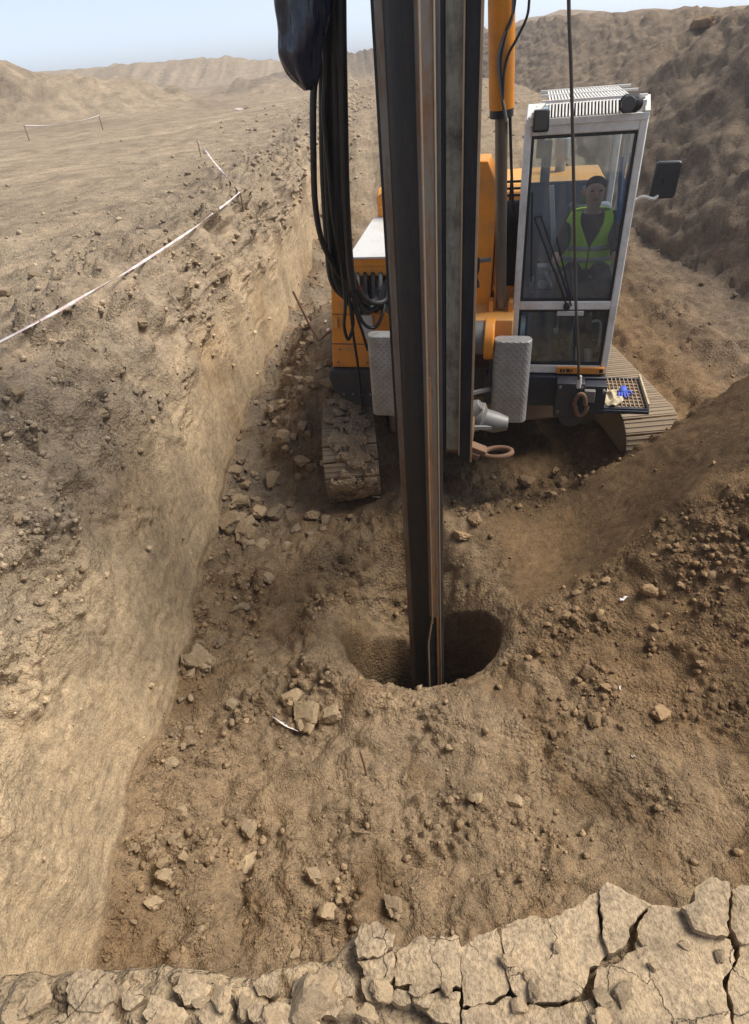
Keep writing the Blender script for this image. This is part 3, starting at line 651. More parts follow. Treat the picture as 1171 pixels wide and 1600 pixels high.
# cell area for even sampling
area = (np.linalg.norm(np.gradient(P, axis=1), axis=2)*np.linalg.norm(np.gradient(P, axis=0), axis=2)).reshape(-1)
okv = keep.reshape(-1) & (hr.reshape(-1) > (rr.reshape(-1)+0.02)) | (seg.reshape(-1) != 2)
cc = (Pf-O3)@RC; pxx = PPX+F*cc[:, 0]/-cc[:, 2]; pyy = PPY-F*cc[:, 1]/-cc[:, 2]
inview = (cc[:, 2] < 0) & (pxx > -60) & (pxx < 1230) & (pyy > -20) & (pyy < 1560)
segf = seg.reshape(-1); xfl = X.reshape(-1); yfl = Y.reshape(-1); zfl = Z.reshape(-1)
fx = (X-x_foot(Y1)).reshape(-1)
near = okv & inview & (yfl > 0.95)
g1 = np.exp(-np.clip(fx-0.05, 0, 9)/0.45)*(segf == 2)                                   # strip along the wall
g2 = (segf == 2)*(sst(0.8, 1.8, xfl)*(1-sst(3.9, 4.5, xfl))*np.exp(-((yfl-0.2*(xfl-1)-3.0)/0.55)**2))
g3 = (segf == 2)*np.exp(-((yfl-1.75)/0.35)**2)
g4 = (segf == 2)*np.exp(-((yfl-5.3)/0.5)**2)*sst(0.2, 0.8, xfl)*(1-sst(2.3, 3, xfl))
g5 = rim.reshape(-1)
pt = patch.reshape(-1)
chf = chute.reshape(-1)
dens = (0.10*(segf == 2)+1.2*g1+1.4*g2+0.22*g3+0.9*g4+0.55*g5*(segf < 2)+0.02*(segf == 1))*(0.12+pt**1.5)*(1-0.9*chf)
distf = dist.reshape(-1)
def pick(w, n):
    w = w*area*near; w = w/w.sum(); return RNG.choice(len(w), n, p=w, replace=False)
CLODS = 0
TXT = {}
def put_clod(i, r, matn, label, group, name='soil_clod', sink=0.3, sq=None, pos=None):
    global CLODS
    me = CL_MESH[(matn, random.randrange(3) if (r > 0.05 or pos is not None) else random.randrange(7))]
    o = bpy.data.objects.new(name, me); COL.objects.link(o)
    p = Vector(Pf[i]) if pos is None else Vector(pos); nn = Vector(Nf[i]) if pos is None else Vector((0, 0, 1))
    s = Vector(sq) if sq else Vector((random.uniform(.85, 1.25), random.uniform(.8, 1.1), random.uniform(.6, .85)))
    o.scale = s*r; o.rotation_euler = (random.uniform(-.4, .4), random.uniform(-.4, .4), random.uniform(0, 6.28))
    o.location = p+nn*(r*s.z*(1-2*sink)); tag(o, label, 'clod', group); CLODS += 1; return o
TREE_near = np.where(near)[0]
Pn = Pf[TREE_near]; pxn = pxx[TREE_near]; pyn = pyy[TREE_near]; dn_ = distf[TREE_near]
def vert_at(px, py):
    d = (pxn-px)**2+(pyn-py)**2; c = np.where(d < 36)[0]
    if len(c) == 0: return TREE_near[np.argmin(d)]
    return TREE_near[c[np.argmin(dn_[c])]]
SPEC = [  # px, py, radius in photo px, material, label
 (358, 806, 20, 'clod_tan', 'angular tan soil block lying tilted at the foot of the pale wall'),
 (380, 828, 19, 'clod_tan', 'broken tan block leaning on the tilted block by the pale wall'),
 (405, 792, 15, 'clod_tan', 'flat pale stone behind the two angular blocks by the wall'),
 (420, 797, 15, 'clod_grey', 'brown grey lump touching the flat pale stone by the wall'),
 (487, 797, 12, 'clod_tan', 'rounded tan lump in front of the muddy track beside the trench rubble'),
 (314, 1022, 24, 'clod_grey', 'large crumbly grey clod at the base of the smooth wall'),
 (478, 1103, 25, 'clod_tan', 'largest cracked clod beside the hole near the torn tape scrap'),
 (514, 1107, 17, 'clod_tan', 'smaller half of the cracked clod beside the hole'),
 (452, 1080, 15, 'clod_tan', 'knobbly clod just behind the largest cracked clod'),
 (745, 805, 13, 'clod_brown', 'yellow brown block on loose rubble under the mast foot'),
 (722, 828, 12, 'clod_brown', 'lower brown block beside the yellow brown block under the mast foot'),
 (388, 1285, 14, 'clod_pale', 'upright pale stone on the stony strip beside the wall'),
 (392, 1335, 18, 'clod_pale', 'long pale stone lying on the stony strip beside the wall'),
 (258, 1357, 11, 'clod_pale', 'squarish pale stone near the foot of the smooth wall'),
 (240, 1404, 11, 'clod_pale', 'five sided pale stone on crumbs near the smooth wall'),
 (620, 1410, 16, 'clod_grey', 'round grey clod topping the heap below the ledge'),
 (508, 1412, 13, 'clod_tan', 'half buried tan clod just beyond the ledge'),
 (803, 1243, 11, 'clod_pale', 'single round pale pebble out on the open brown earth'),
 (918, 1040, 13, 'clod_brown', 'oval brown clod on the near side of the spoil slope'),
 (1015, 915, 12, 'clod_brown', 'lone clod standing on the crest of the spoil slope'),
 (925, 1112, 14, 'clod_brown', 'bulky brown clod in the cluster below the spoil slope'),
 (1035, 1105, 15, 'clod_brown', 'bulky brown clod beside the loose crumbs on the spoil slope'),
 (1100, 32, 13, 'clod_brown', 'dark boulder perched on the crest of the right bank'),
]
for px, py, rp, mt, lb in SPEC:
    i = vert_at(px, py+rp*0.5); put_clod(i, rp*distf[i]/F*0.98, mt, lb, None)
REG = [
 (g1*(yfl < 7)*(yfl > 1)*(0.35+sst(1.2, 3.5, yfl)), 78, 'clod_grey', 'small grey tan soil clod in the rubble along the wall foot', 'rubble clods along the foot of the cut wall', (.016, .045)),
 (g2, 72, 'clod_brown', 'small brown soil clod strewn on the spoil slope', 'clods strewn on the spoil slope', (.012, .032)),
 (g3*(0.05+pt*pt), 32, 'clod_tan', 'small tan clod on the trench floor close to the ledge', 'clods on the trench floor below the ledge', (.012, .03)),
 ((segf == 2)*sst(0.02, 0.1, fx)*(1-sst(1.2, 1.6, fx))*sst(4.6, 5.6, yfl)*(1-sst(8.5, 10.5, yfl)), 62, 'clod_grey', 'angular grey stone in the shaded rubble between wall and left track', 'stones between wall and left track', (.028, .075)),
 (g4, 30, 'clod_brown', 'small brown clod on the berm in front of the rig', 'clods on the berm in front of the rig', (.02, .05)),
]
for w, n, mt, lb, gr, (a, b) in REG:
    for i in pick(w*(0.2+pt)*(1-0.9*chf)/(distf**1.0), n):
        put_clod(i, min(b, a*(1-RNG.random())**-0.55)*(1+0.10*max(0, distf[i]-3)), mt, lb, gr)
RIMC = pick((g5*(segf < 2))*(zfl > 1.4)*(yfl < 14)*(0.1+pt)/distf**0.6, 36)
for i in RIMC: put_clod(i, random.uniform(.03, .07), 'clod_grey', 'dried soil lump on the torn rim of the trench', 'lumps on the torn trench rim', sink=0.45)
LEDGE_CL = [(700,1385-1385+1540,9),(345,1555,17),(312,1560,12),(430,1590,22),(485,1560,34),(505,1530,22),(384,1570,15),(60,1560,20),(25,1590,16),(255,1590,18),(290,1535,12),(795,1500,10),(835,1548,11),(808,1570,13),(937,1553,14),(971,1548,14),(938,1592,16),(825,1526,7),(1124,1492,9),(1020,1510,7),(1002,1472,6),(600,1550,14),(540,1575,16),(575,1582,13),(530,1545,15),(870,1480,7),(1070,1475,7)]
for px, py, rp in LEDGE_CL:
    lf_ = 0.03
    for pl_, l_, t_ in PLATES[:12]:
        ins = False
        for (ax_, ay_), (bx_, by_) in zip(pl_, pl_[1:]+pl_[:1]):
            if (ay_ > py) != (by_ > py) and px < (bx_-ax_)*(py-ay_)/(by_-ay_)+ax_: ins = not ins
        if ins: lf_ = l_
    p = atz(px, py+rp*0.3, ZL+lf_); r = rp*1.45/F
    put_clod(0, r, 'clod_pale', 'pale dry clod lying on the cracked ledge', 'pale clods on the cracked ledge', sink=0.30, pos=p)
# uncounted crumbs: one object
def crumbs(name, sel, rad, label, mul):
    v0 = [clod_verts(1, 50+k)[0] for k in range(6)]; f0 = ico(1)[1]
    V = []; Fs = []; Cc = []; o = 0
    for k, i in enumerate(sel):
        r = rad[k]; v = v0[k % 6]*(r*np.array([RNG.uniform(.8, 1.2), RNG.uniform(.8, 1.2), RNG.uniform(.55, .9)]))
        a = RNG.uniform(0, 6.28); ca, sa = math.cos(a), math.sin(a); v = np.stack([v[:, 0]*ca-v[:, 1]*sa, v[:, 0]*sa+v[:, 1]*ca, v[:, 2]], 1)
        V.append(v+Pf[i]+Nf[i]*r*0.25+np.array([RNG.uniform(-.008, .008), RNG.uniform(-.008, .008), 0])); Fs.append(f0+o); o += len(v)
        Cc.append(np.tile(Cf[i]*mul*RNG.uniform(.85, 1.3), (len(v), 1)))
    ob = np_mesh(name, np.concatenate(V), np.concatenate(Fs), 'crumb', np.concatenate(Cc)); tag(ob, label, 'crumbs', kind='stuff'); return ob
ns = 30000
sel = pick(dens/(distf**1.2), ns); rad = np.minimum(0.030, 0.0034*(1-RNG.random(ns))**-0.60)*(1+0.10*np.clip(distf[sel]-3, 0, 20))
crumbs('loose_crumbs', sel, rad, 'loose soil crumbs scattered over trench floor and spoil', 1.18)

# ------------------------------------------------------------------ drilling rig
rig = empty('drilling_rig', tuple(RIG), -YAW)
tag(rig, 'orange crawler drilling rig with white cab and tall black mast in the trench', 'drilling rig')
def L(u, v, z): return Vector((u, -v, z))
def bx(m, u0, u1, v0, v1, z0, z1): return m.box((u0, -v1, z0), (u1, -v0, z1))
def part(name, mat, parent=None, bevel=0.008, **kw):
    def fin(m): return m.build(name, mat, rig if parent is None else parent, bevel, **kw)
    return fin

# --- kelly bar: round tube with three drive keys
KC = L(-0.015, 4.0, 0)
kelly = MB(); kelly.tube([KC+Vector((0, 0, z)) for z in (-1.6, 9.2)], 0.135, 40)
kelly = kelly.build('kelly_bar', 'steel_dark', rig)
def key_bar(ang, half, rad, z0, z1, mat, nm='drive_key'):
    m = MB(); ca, sa = math.cos(ang), math.sin(ang)
    rd = Vector((sa, -ca, 0)); tn = Vector((ca, sa, 0))
    vs = []
    for z in (z0, z1):
        for r_, h_ in ((0.115, -half-0.004), (0.115, half+0.004), (rad, half-0.004), (rad, -half+0.004)):
            vs.append(KC+rd*r_+tn*h_+Vector((0, 0, z)))
    m.add(vs, [(3,2,1,0),(4,5,6,7),(0,1,5,4),(1,2,6,5),(2,3,7,6),(3,0,4,7)])
    o = m.build(nm, mat, kelly, 0.004); return o
A0 = math.radians(33)
key_bar(A0, 0.042, 0.170, 0.36, 9.2, 'steel_worn'); key_bar(A0+2*PI/3, 0.042, 0.168, -1.6, 9.2, 'steel_worn'); key_bar(A0-2*PI/3, 0.042, 0.168, -1.6, 9.2, 'steel_worn')
# worn edge lines of the visible key and of its wider lock section near the ground
def key_edge(ang, off, rad, pts_z, w, mat, nm):
    ca, sa = math.cos(ang), math.sin(ang); rd = Vector((sa, -ca, 0)); tn = Vector((ca, sa, 0)); m = MB()
    pts = [KC+rd*rad+tn*o_+Vector((0, 0, z)) for o_, z in zip(off, pts_z)]
    for a, b in zip(pts[:-1], pts[1:]): m.bar(a, b, w, 0.010, up=rd)
    return m.build(nm, mat, kelly, 0.002)
key_edge(A0, (-0.036, -0.036), 0.169, (0.30, 9.2), 0.010, 'steel_edge', 'key_edge')
key_edge(A0, (0.036, 0.036), 0.169, (-1.6, 9.2), 0.010, 'steel_edge', 'key_edge')
key_edge(A0, (-0.036, -0.072, -0.075, -0.075), 0.163, (0.34, 0.08, 0.02, -1.6), 0.012, 'steel_edge', 'key_edge')
m = MB()
ca, sa = math.cos(A0), math.sin(A0); rd = Vector((sa, -ca, 0)); tn = Vector((ca, sa, 0)); vs = []
prof = [(-0.036, 0.38), (-0.078, 0.06), (-0.080, -1.6), (0.040, -1.6), (0.040, 0.38)]
for r_ in (0.11, 0.160):
    for o_, z in prof: vs.append(KC+rd*r_+tn*o_+Vector((0, 0, z)))
m.add(vs, [(4,3,2,1,0), (5,6,7,8,9)]+[(i, (i+1) % 5, 5+(i+1) % 5, 5+i) for i in range(5)]); m.build('lock_pad', 'steel_dark', kelly, 0.003)
paint('rust_bright', (0.27, 0.115, 0.035, 1), 0.6, 0.1, dirt=(0.10, 0.06, 0.035, 1), amt=0.8, dscale=5, rust=(0.16, 0.09, 0.05, 1))
m = MB(); m.bar(KC+rd*0.168+tn*(-0.022)+Vector((0,0,0.40)), KC+rd*0.168+tn*(-0.022)+Vector((0,0,2.5)), 0.016, 0.008, up=rd); m.build('wear_strip', 'rust_bright', kelly, 0.002)
m = MB()
m.bar(KC+rd*0.163+tn*0.016+Vector((0,0,-1.6)), KC+rd*0.163+tn*0.016+Vector((0,0,0.36)), 0.028, 0.012, up=rd); m.build('wear_strip', 'rust_bright', kelly, 0.002)
# carriage above that ties the bar to the mast, and drilling bucket far down the hole
m = MB(); bx(m, -0.30, 0.27, 3.42, 4.22, 6.6, 7.3); m.cyl(KC+Vector((0,0,6.4)), KC+Vector((0,0,7.5)), 0.30, 32); m.build('rotary_carriage', 'steel_mast', rig, 0.02)
m = MB(); m.cyl(KC+Vector((0,0,-2.7)), KC+Vector((0,0,-1.55)), 0.48, 40); m.build('drilling_bucket', 'steel_dark', rig, 0.02)

# --- mast
mast = MB(); bx(mast, -0.27, 0.235, 2.85, 3.36, 1.62, 9.8)
mast = mast.build('mast', 'steel_mast', rig, 0.012)
m = MB(); bx(m, 0.075, 0.175, 3.363, 3.385, 1.52, 9.8); m.build('front_plate', 'steel_olive', mast, 0.003)
m = MB(); bx(m, -0.24, 0.07, 3.363, 3.378, 1.52, 9.8); m.build('front_plate', 'steel_mast', mast, 0.003)
for u0, u1, mt in ((0.185, 0.28, 'steel_mast'), (-0.33, -0.245, 'steel_mast')):
    m = MB(); bx(m, u0, u1, 3.34, 3.42, 1.45, 9.8); m.build('guide_rail', mt, mast, 0.006)
m = MB(); bx(m, 0.268, 0.284, 3.421, 3.432, 1.44, 9.8); m.build('rail_edge', 'steel_edge', mast, 0.002)
m = MB(); bx(m, 0.176, 0.186, 3.36, 3.43, 1.50, 9.8); m.build('rail_edge', 'steel_edge', mast, 0.002)
m = MB(); bx(m, 0.06, 0.27, 2.95, 3.33, 1.46, 1.6); m.build('foot_plate', 'rusty', mast, 0.006)
m = MB(); bx(m, -0.35, 0.3, 2.6, 4.3, 9.8, 10.2); m.cyl(L(-0.06, 4.0, 10.0), L(0.06, 4.0, 10.0), 0.32, 32); m.build('mast_head', 'steel_mast', mast, 0.02)
# towing eye on the mast foot
eye = MB(); c0 = atv(778, 707, 3.2); n_ = 20
pts = [c0+Vector((0.115*math.cos(t), 0.075*math.sin(t), 0.012*math.cos(t))) for t in [2*PI*k/24 for k in range(25)]]
eye.tube(pts, 0.022, 10, cap=False); a_ = c0+Vector((-0.10, 0, 0)); eye.bar(L(0.16, 3.2, 1.49), a_, 0.10, 0.055); eye.bar(L(0.16, 3.2, 1.44), a_+Vector((-.05, 0, -.03)), 0.12, 0.05)
eye.build('towing_eye', 'rusty', mast, 0.006)
# gearbox and fittings behind the mast foot
m = MB(); m.tube([atv(738, 650, 2.7), atv(752, 652, 2.7), atv(756, 655, 2.7), atv(775, 660, 2.7), atv(794, 662, 2.7)], [0.13, 0.135, 0.10, 0.095, 0.06], 20)
m.tube([atv(738, 640, 2.75), atv(752, 632, 2.75)], [0.09, 0.05], 14); m.build('hydraulic_motor', 'steel_grey', rig, 0.006)
for pq in ((atv(735, 615, 2.5), atv(772, 606, 2.2)), (atv(735, 668, 2.9), atv(790, 668, 2.7))): MB().bar(*pq, .034, .034).build('hydraulic_pipe', 'steel_grey', rig, 0.003)

# --- mast cylinder, boom plates and deck
ct, cb = L(0.335, 2.2, 0), L(0, 0, 0)
p_top, p_mid, p_bot = atv(784, -20, 2.2), atv(784, 172, 2.15), atv(783, 478, 1.75)
dirc = (p_top-p_mid).normalized(); top_end = p_mid+dirc*2.6
cyl = MB(); cyl.tube([p_mid, p_mid+dirc*0.02, top_end], [0.085, 0.092, 0.092], 28)
cyl = cyl.build('lift_cylinder', 'orange', rig, 0.004)
m = MB(); m.tube([p_bot, p_mid+dirc*0.3], 0.048, 24); m.build('piston_rod', 'chrome_dirty', cyl)
m = MB(); m.tube([p_mid-dirc*0.045, p_mid+dirc*0.012], 0.088, 28); m.build('gland_collar', 'black_plastic', cyl, 0.004)
for a_, b_, w_ in ((top_end, L(0.2, 3.0, top_end.z+0.1), .14), (p_bot+Vector((-.09, 0, -.3)), p_bot+Vector((-.09, 0, .06)), .04), (p_bot+Vector((.09, 0, -.3)), p_bot+Vector((.09, 0, .06)), .04)): MB().bar(a_, b_, w_, .13).build('cylinder_bracket', 'orange', cyl, 0.006)
for k, (pts, r_) in enumerate((([(803, -10), (800, 30), (786, 62), (779, 95), (783, 140), (789, 172), (792, 190)], .010), ([(806, -10), (802, 20), (790, 55), (783, 95), (784, 140), (788, 172)], .010), ([(828, -10), (824, 25), (808, 60), (795, 85), (788, 115), (786, 160)], .009))):
    MB().tube(spline([atv(a, b, 2.28) for a, b in pts]), r_, 8).build('hydraulic_hose', 'steel_grey' if k == 0 else 'black_rubber', rig)
MB().tube(spline([atv(797, 175, 2.15), atv(799, 250, 1.9), atv(802, 330, 1.6)]), 0.012, 8).build('cable', 'black_rubber', rig)
# boom link (orange box right of the mast)
m = MB(); a, b, c_, d_ = atv(744, 252, 1.6), atv(760, 252, 1.6), atv(775, 292, 1.6), atv(770, 440, 1.6)
zt = a.z; m.prism([(0.10, 2.05), (0.30, 2.05), (0.325, c_.z), (0.235, a.z), (0.10, a.z)], 'y', -1.6, -1.15); m.build('boom_link', 'orange', rig, 0.01)
m = MB(); bx(m, 0.335, 0.36, 1.2, 1.62, 2.05, 2.9); m.build('boom_side_plate', 'orange', rig, 0.004)
deck = MB(); bx(deck, -0.5, 0.535, 1.0, 2.02, 1.86, 2.10); deck = deck.build('deck', 'orange_dusty', rig, 0.012)
m = MB(); m.bar(atv(742, 408, 1.85), atv(768, 405, 1.85), 0.05, 0.03); m.build('deck_bracket', 'steel_grey', deck, 0.003)
for k in range(4):
    t = k*0.8; pts = [atv(745+3*math.sin(t+i*1.1), 404+i*9, 1.9+0.02*math.cos(i*2+t)) for i in range(6)]
    MB().tube(spline(pts, 5), 0.012, 8).build('hydraulic_hose', 'black_rubber', rig)
# winch between boom and cab
w0 = atv(792, 350, 0.9); m = MB(); m.cyl(L(0.36, 0.9, w0.z), L(0.54, 0.9, w0.z), 0.20, 32)
for k in range(9): m.tube([L(0.365+k*0.02, 0.9-0.205*math.cos(t), w0.z+0.205*math.sin(t)) for t in [2*PI*j/24 for j in range(25)]], 0.011, 6, cap=False)
m.build('winch_drum', 'black_rubber', rig)
m = MB()
for z in (0.27, 0.33, 0.39): m.bar(L(0.30, 0.85, w0.z+z-0.02), L(0.56, 0.85, w0.z+z-0.02), 0.02, 0.02)
for u in (0.31, 0.42, 0.55): m.bar(L(u, 0.85, w0.z-0.2), L(u, 0.85, w0.z+0.40), 0.02, 0.02)
m.build('winch_guard', 'black_plastic', rig)
m = MB(); bx(m, 0.30, 0.55, 0.2, 0.85, 1.86, w0.z-0.12); m.build('winch_base', 'navy', rig, 0.01)
# cross shaft, disc, tread-plate covers
m = MB(); m.cyl(L(0.05, 2.1, 1.96), L(0.30, 2.1, 1.96), 0.15, 32); m.build('cross_shaft', 'steel_grey', rig, 0.006)
m = MB(); m.cyl(L(0.285, 2.1, 1.95), L(0.375, 2.1, 1.95), 0.185, 40); m.build('pivot_disc', 'orange', rig, 0.012)
def cover(u0, u1, z0, z1, v0, tilt=0.0):
    m = MB(); d = 0.13; w = (u1-u0)/2; uc = (u0+u1)/2; poly = []
    for k in range(9): t = -PI/2+PI*k/8; poly.append((uc+w-0.06+0.06*math.cos(t), 0.08*math.sin(t)))
    for k in range(9): t = PI/2+PI*k/8; poly.append((uc-w+0.06+0.06*math.cos(t), 0.08*math.sin(t)))
    m.prism(poly, 'z', z0, z1); o = m.build('tread_cover', 'tread_plate', rig, 0.01); o.location = (0, -v0, 0); return o
cover(0.375, 0.712, 1.19, 2.0, 2.22); cover(-0.80, -0.46, 1.22, 2.04, 2.22)
m = MB(); bx(m, 0.34, 0.56, 1.9, 2.2, 1.5, 1.9); bx(m, -0.7, -0.5, 1.75, 2.2, 1.5, 1.9); m.build('cover_bracket', 'navy', rig, 0.006)

# --- left body with hose tray
body = empty('left_body'); body.parent = rig
m = MB()
zt = 2.545
poly = [(-1.32, 1.50), (-0.50, 1.50), (-0.50, 2.07), (-1.03, 2.07), (-1.03, 2.50), (-1.10, 2.50), (-1.235, 2.38)]
m.prism(poly, 'y', -1.78, -0.2); m.build('side_panel', 'orange', body, 0.012)
for a_, b_ in (((-1.30, 1.755), (-0.86, 1.76)), ((-1.26, 2.066), (-1.04, 2.069))): m = MB(); bx(m, a_[0], b_[0], 1.778, 1.7825, a_[1], b_[1]+.004); m.build('panel_seam', 'navy', body)
for u, z in ((-1.25, 1.56), (-0.93, 1.56), (-1.22, 1.70), (-0.93, 1.70), (-1.2, 2.3), (-1.08, 2.42)): MB().cyl(L(u, 1.77, z), L(u, 1.79, z), .010, 8).build('panel_bolt', 'steel_grey', body)
m = MB(); bx(m, -1.028, -0.5, 0.4, 1.30, 2.072, 2.53); m.build('tray_back', 'navy', body, 0.004)
m = MB(); bx(m, -1.035, -0.45, 1.25, 1.80, 2.532, 2.60); bx(m, -1.03, -0.45, 1.76, 1.79, 2.44, 2.531); m.build('lid_frame', 'orange', body, 0.006)
m = MB(); m.add([L(-1.03, 1.82, 2.603), L(-0.45, 1.82, 2.603), L(-0.45, 0.72, 2.72), L(-1.0, 0.72, 2.72), L(-1.03, 1.82, 2.622), L(-0.45, 1.82, 2.622), L(-0.45, 0.72, 2.745), L(-1.0, 0.72, 2.745)], [(3,2,1,0),(4,5,6,7),(0,1,5,4),(1,2,6,5),(2,3,7,6),(3,0,4,7)]); m.build('lid', 'lid_grey', body, 0.004)
m = MB(); m.prism([(-0.95, 2.5), (-0.35, 2.5), (-0.35, 3.10), (-0.78, 3.05), (-0.95, 2.94)], 'y', -0.72, 0.3); m.build('tank', 'orange', body, 0.012)
m = MB(); bx(m, -0.93, -0.62, 0.722, 0.745, 2.83, 2.85); m.build('tank_seam', 'orange_dusty', body, 0.002)
m = MB(); bx(m, -0.96, -0.84, 1.783, 1.80, 1.82, 2.06); m.build('side_plate', 'lid_grey', body, 0.004)
m = MB(); bx(m, -1.27, -1.20, 1.782, 1.81, 1.93, 2.04); m.build('panel_latch', 'orange_dusty', body, 0.008)
m = MB(); m.prism([(-1.355, 1.42), (-1.335, 1.495), (-0.86, 1.495), (-0.86, 1.09), (-1.08, 1.10), (-1.22, 1.17), (-1.33, 1.29)], 'y', -1.86, -0.3); m.build('skirt', 'navy', body, 0.02)
for u in (-1.20, -1.10, -1.0, -0.91): MB().cyl(L(u, 1.85, 1.235), L(u, 1.872, 1.235), 0.012, 10).build('skirt_bolt', 'steel_grey', body)
# engine house behind
m = MB(); m.prism([(-2.5, 1.3), (-0.15, 1.3), (-0.15, 2.78), (-0.24, 2.86), (-1.25, 2.86), (-2.5, 2.45)], 'x', -1.15, 1.42)
eh = MB()
eh.v = [(x, -y, z) for x, y, z in m.v]; eh.f = m.f; eh.mi = m.mi; house = eh.build('engine_house', 'orange_dusty', rig, 0.02)
m = MB(); m.cyl(L(0.95, -0.9, 2.82), L(0.95, -0.9, 3.25), 0.06, 20); m.cyl(L(0.95, -0.9, 3.0), L(0.95, -0.9, 3.2), 0.085, 20); m.build('exhaust_stack', 'interior_grey', house, 0.006)
m = MB(); m.cyl(L(1.24, -0.18, 2.64), L(1.24, -0.14, 2.64), 0.055, 24); m.build('filler_cap', 'black_plastic', house)

# --- chassis, slew ring, under-cab frame
m = MB(); bx(m, -0.75, 1.45, -2.6, 1.62, 1.12, 1.46); m.build('upper_frame', 'navy', rig, 0.015)
m = MB(); m.cyl(L(0, 0, 0.85), L(0, 0, 1.12), 0.72, 40); m.build('slew_ring', 'mud_steel', rig)
m = MB(); m.box((-1.15, -1.0, 0.42), (1.15, 1.2, 0.86), Matrix.Rotation(YAW, 4, 'Z')); m.build('undercarriage', 'mud_steel', rig, 0.03)
m = MB(); bx(m, 0.28, 1.46, 1.55, 1.78, 1.12, 1.44); m.build('cab_beam', 'navy', rig, 0.01)
blk = MB(); bx(blk, 0.985, 1.25, 1.79, 1.97, 1.09, 1.46); bx(blk, 1.25, 1.46, 1.79, 1.93, 1.12, 1.42)
blk.tube([L(1.15, 1.80, 1.10), L(1.15, 1.96, 1.10)], 0.115, 24); blk = blk.build('anchor_block', 'navy', rig, 0.008)
for u, z in ((1.02, 1.42), (1.02, 1.16), (1.22, 1.42), (1.43, 1.38)): MB().cyl(L(u, 1.92, z), L(u, 1.985, z), 0.016, 10).build('bolt', 'steel_grey', blk)
# hoisting rope and shackle
rope = [atv(888, -260, 2.5), atv(889, 0, 2.45), atv(893, 120, 2.4), atv(897, 300, 2.32), atv(900, 470, 2.2), atv(904, 560, 2.08), atv(905, 600, 2.03)]
rp = MB(); rp.tube(spline([L(0.30, 3.0, 9.7)]+rope, 6), 0.0125, 10); rp.build('hoist_rope', 'rope_steel', rig)
m = MB(); s0 = atv(905, 598, 2.03); m.tube([s0+Vector((0, 0, .07)), s0, s0+Vector((0, 0, -.05))], [0.018, 0.026, 0.022], 12); m.build('rope_clamp', 'lid_grey', rig)
m = MB(); c0 = atv(906, 632, 2.03); pts = [c0+Vector((0.052*math.cos(t)+(0.018 if math.sin(t) < 0 else 0), -0.01, 0.115*math.sin(t))) for t in [2*PI*k/24 for k in range(25)]]
m.tube(pts, 0.021, 10, cap=False); m.build('shackle', 'rusty', rig)
m = MB(); bx(m, c0.x+0.03, c0.x+0.13, 1.975, 2.03, c0.z+0.02, c0.z+0.14); m.build('shackle_bracket', 'steel_grey', rig, 0.006)

# --- crawler tracks (aligned with the trench)
TW = 0.59
def crawler(xc, nm):
    tr = empty(nm); tr.parent = rig; tr.rotation_euler = (0, 0, YAW); off = Vector((xc-RIG[0], 0, 0))
    y0, y1, R_, zc_ = -1.62, 1.75, 0.36, 0.44        # front idler axis (towards the hole), rear sprocket axis
    m = MB(); m.box((off.x-0.16, y0, 0.22), (off.x+0.16, y1, 0.66)); m.build('track_frame', 'mud_steel', tr, 0.03)
    for yy_ in (y0, y1):
        m = MB(); m.cyl((off.x-0.12, yy_, zc_), (off.x+0.12, yy_, zc_), R_-0.04, 28); m.build('track_wheel', 'mud_steel', tr, 0.01)
    # path of the shoe chain
    per = []; st = 0.172
    Ls = y1-y0; tot = 2*Ls+2*PI*R_; n = int(tot/st); st = tot/n
    sh = None
    for k in range(n):
        s = k*st
        if s < Ls: p = Vector((off.x, y1-s, zc_+R_)); a = 0.0
        elif s < Ls+PI*R_: t = (s-Ls)/R_; p = Vector((off.x, y0-R_*math.sin(t), zc_+R_*math.cos(t))); a = t
        elif s < 2*Ls+PI*R_: p = Vector((off.x, y0+(s-Ls-PI*R_), zc_-R_)); a = PI
        else: t = (s-2*Ls-PI*R_)/R_; p = Vector((off.x, y1+R_*math.sin(t), zc_-R_*math.cos(t))); a = PI+t
        if sh is None:
            m = MB(); h = st/2-0.006
            m.box((-TW/2, -h, 0), (TW/2, h, 0.022))
            for gy in (-0.055, 0.0, 0.055): m.box((-TW/2+0.01, gy-0.008, 0.0225), (TW/2-0.01, gy+0.008, 0.031))
            m.box((-0.09, -h-0.01, -0.055), (0.09, h+0.01, -0.0005))
            sh = m.build('track_shoe', 'mud_steel', tr, 0.004); o = sh
        else:
            o = bpy.data.objects.new('track_shoe', sh.data); COL.objects.link(o); o.parent = tr
            bv = o.modifiers.new('bevel', 'BEVEL'); bv.width = .004; bv.segments = 1; bv.limit_method = 'ANGLE'
        o.location = p; o.rotation_euler = (a, 0, 0)
    return tr
lt = crawler(-0.205, 'crawler_track'); rtk = crawler(3.065, 'crawler_track')

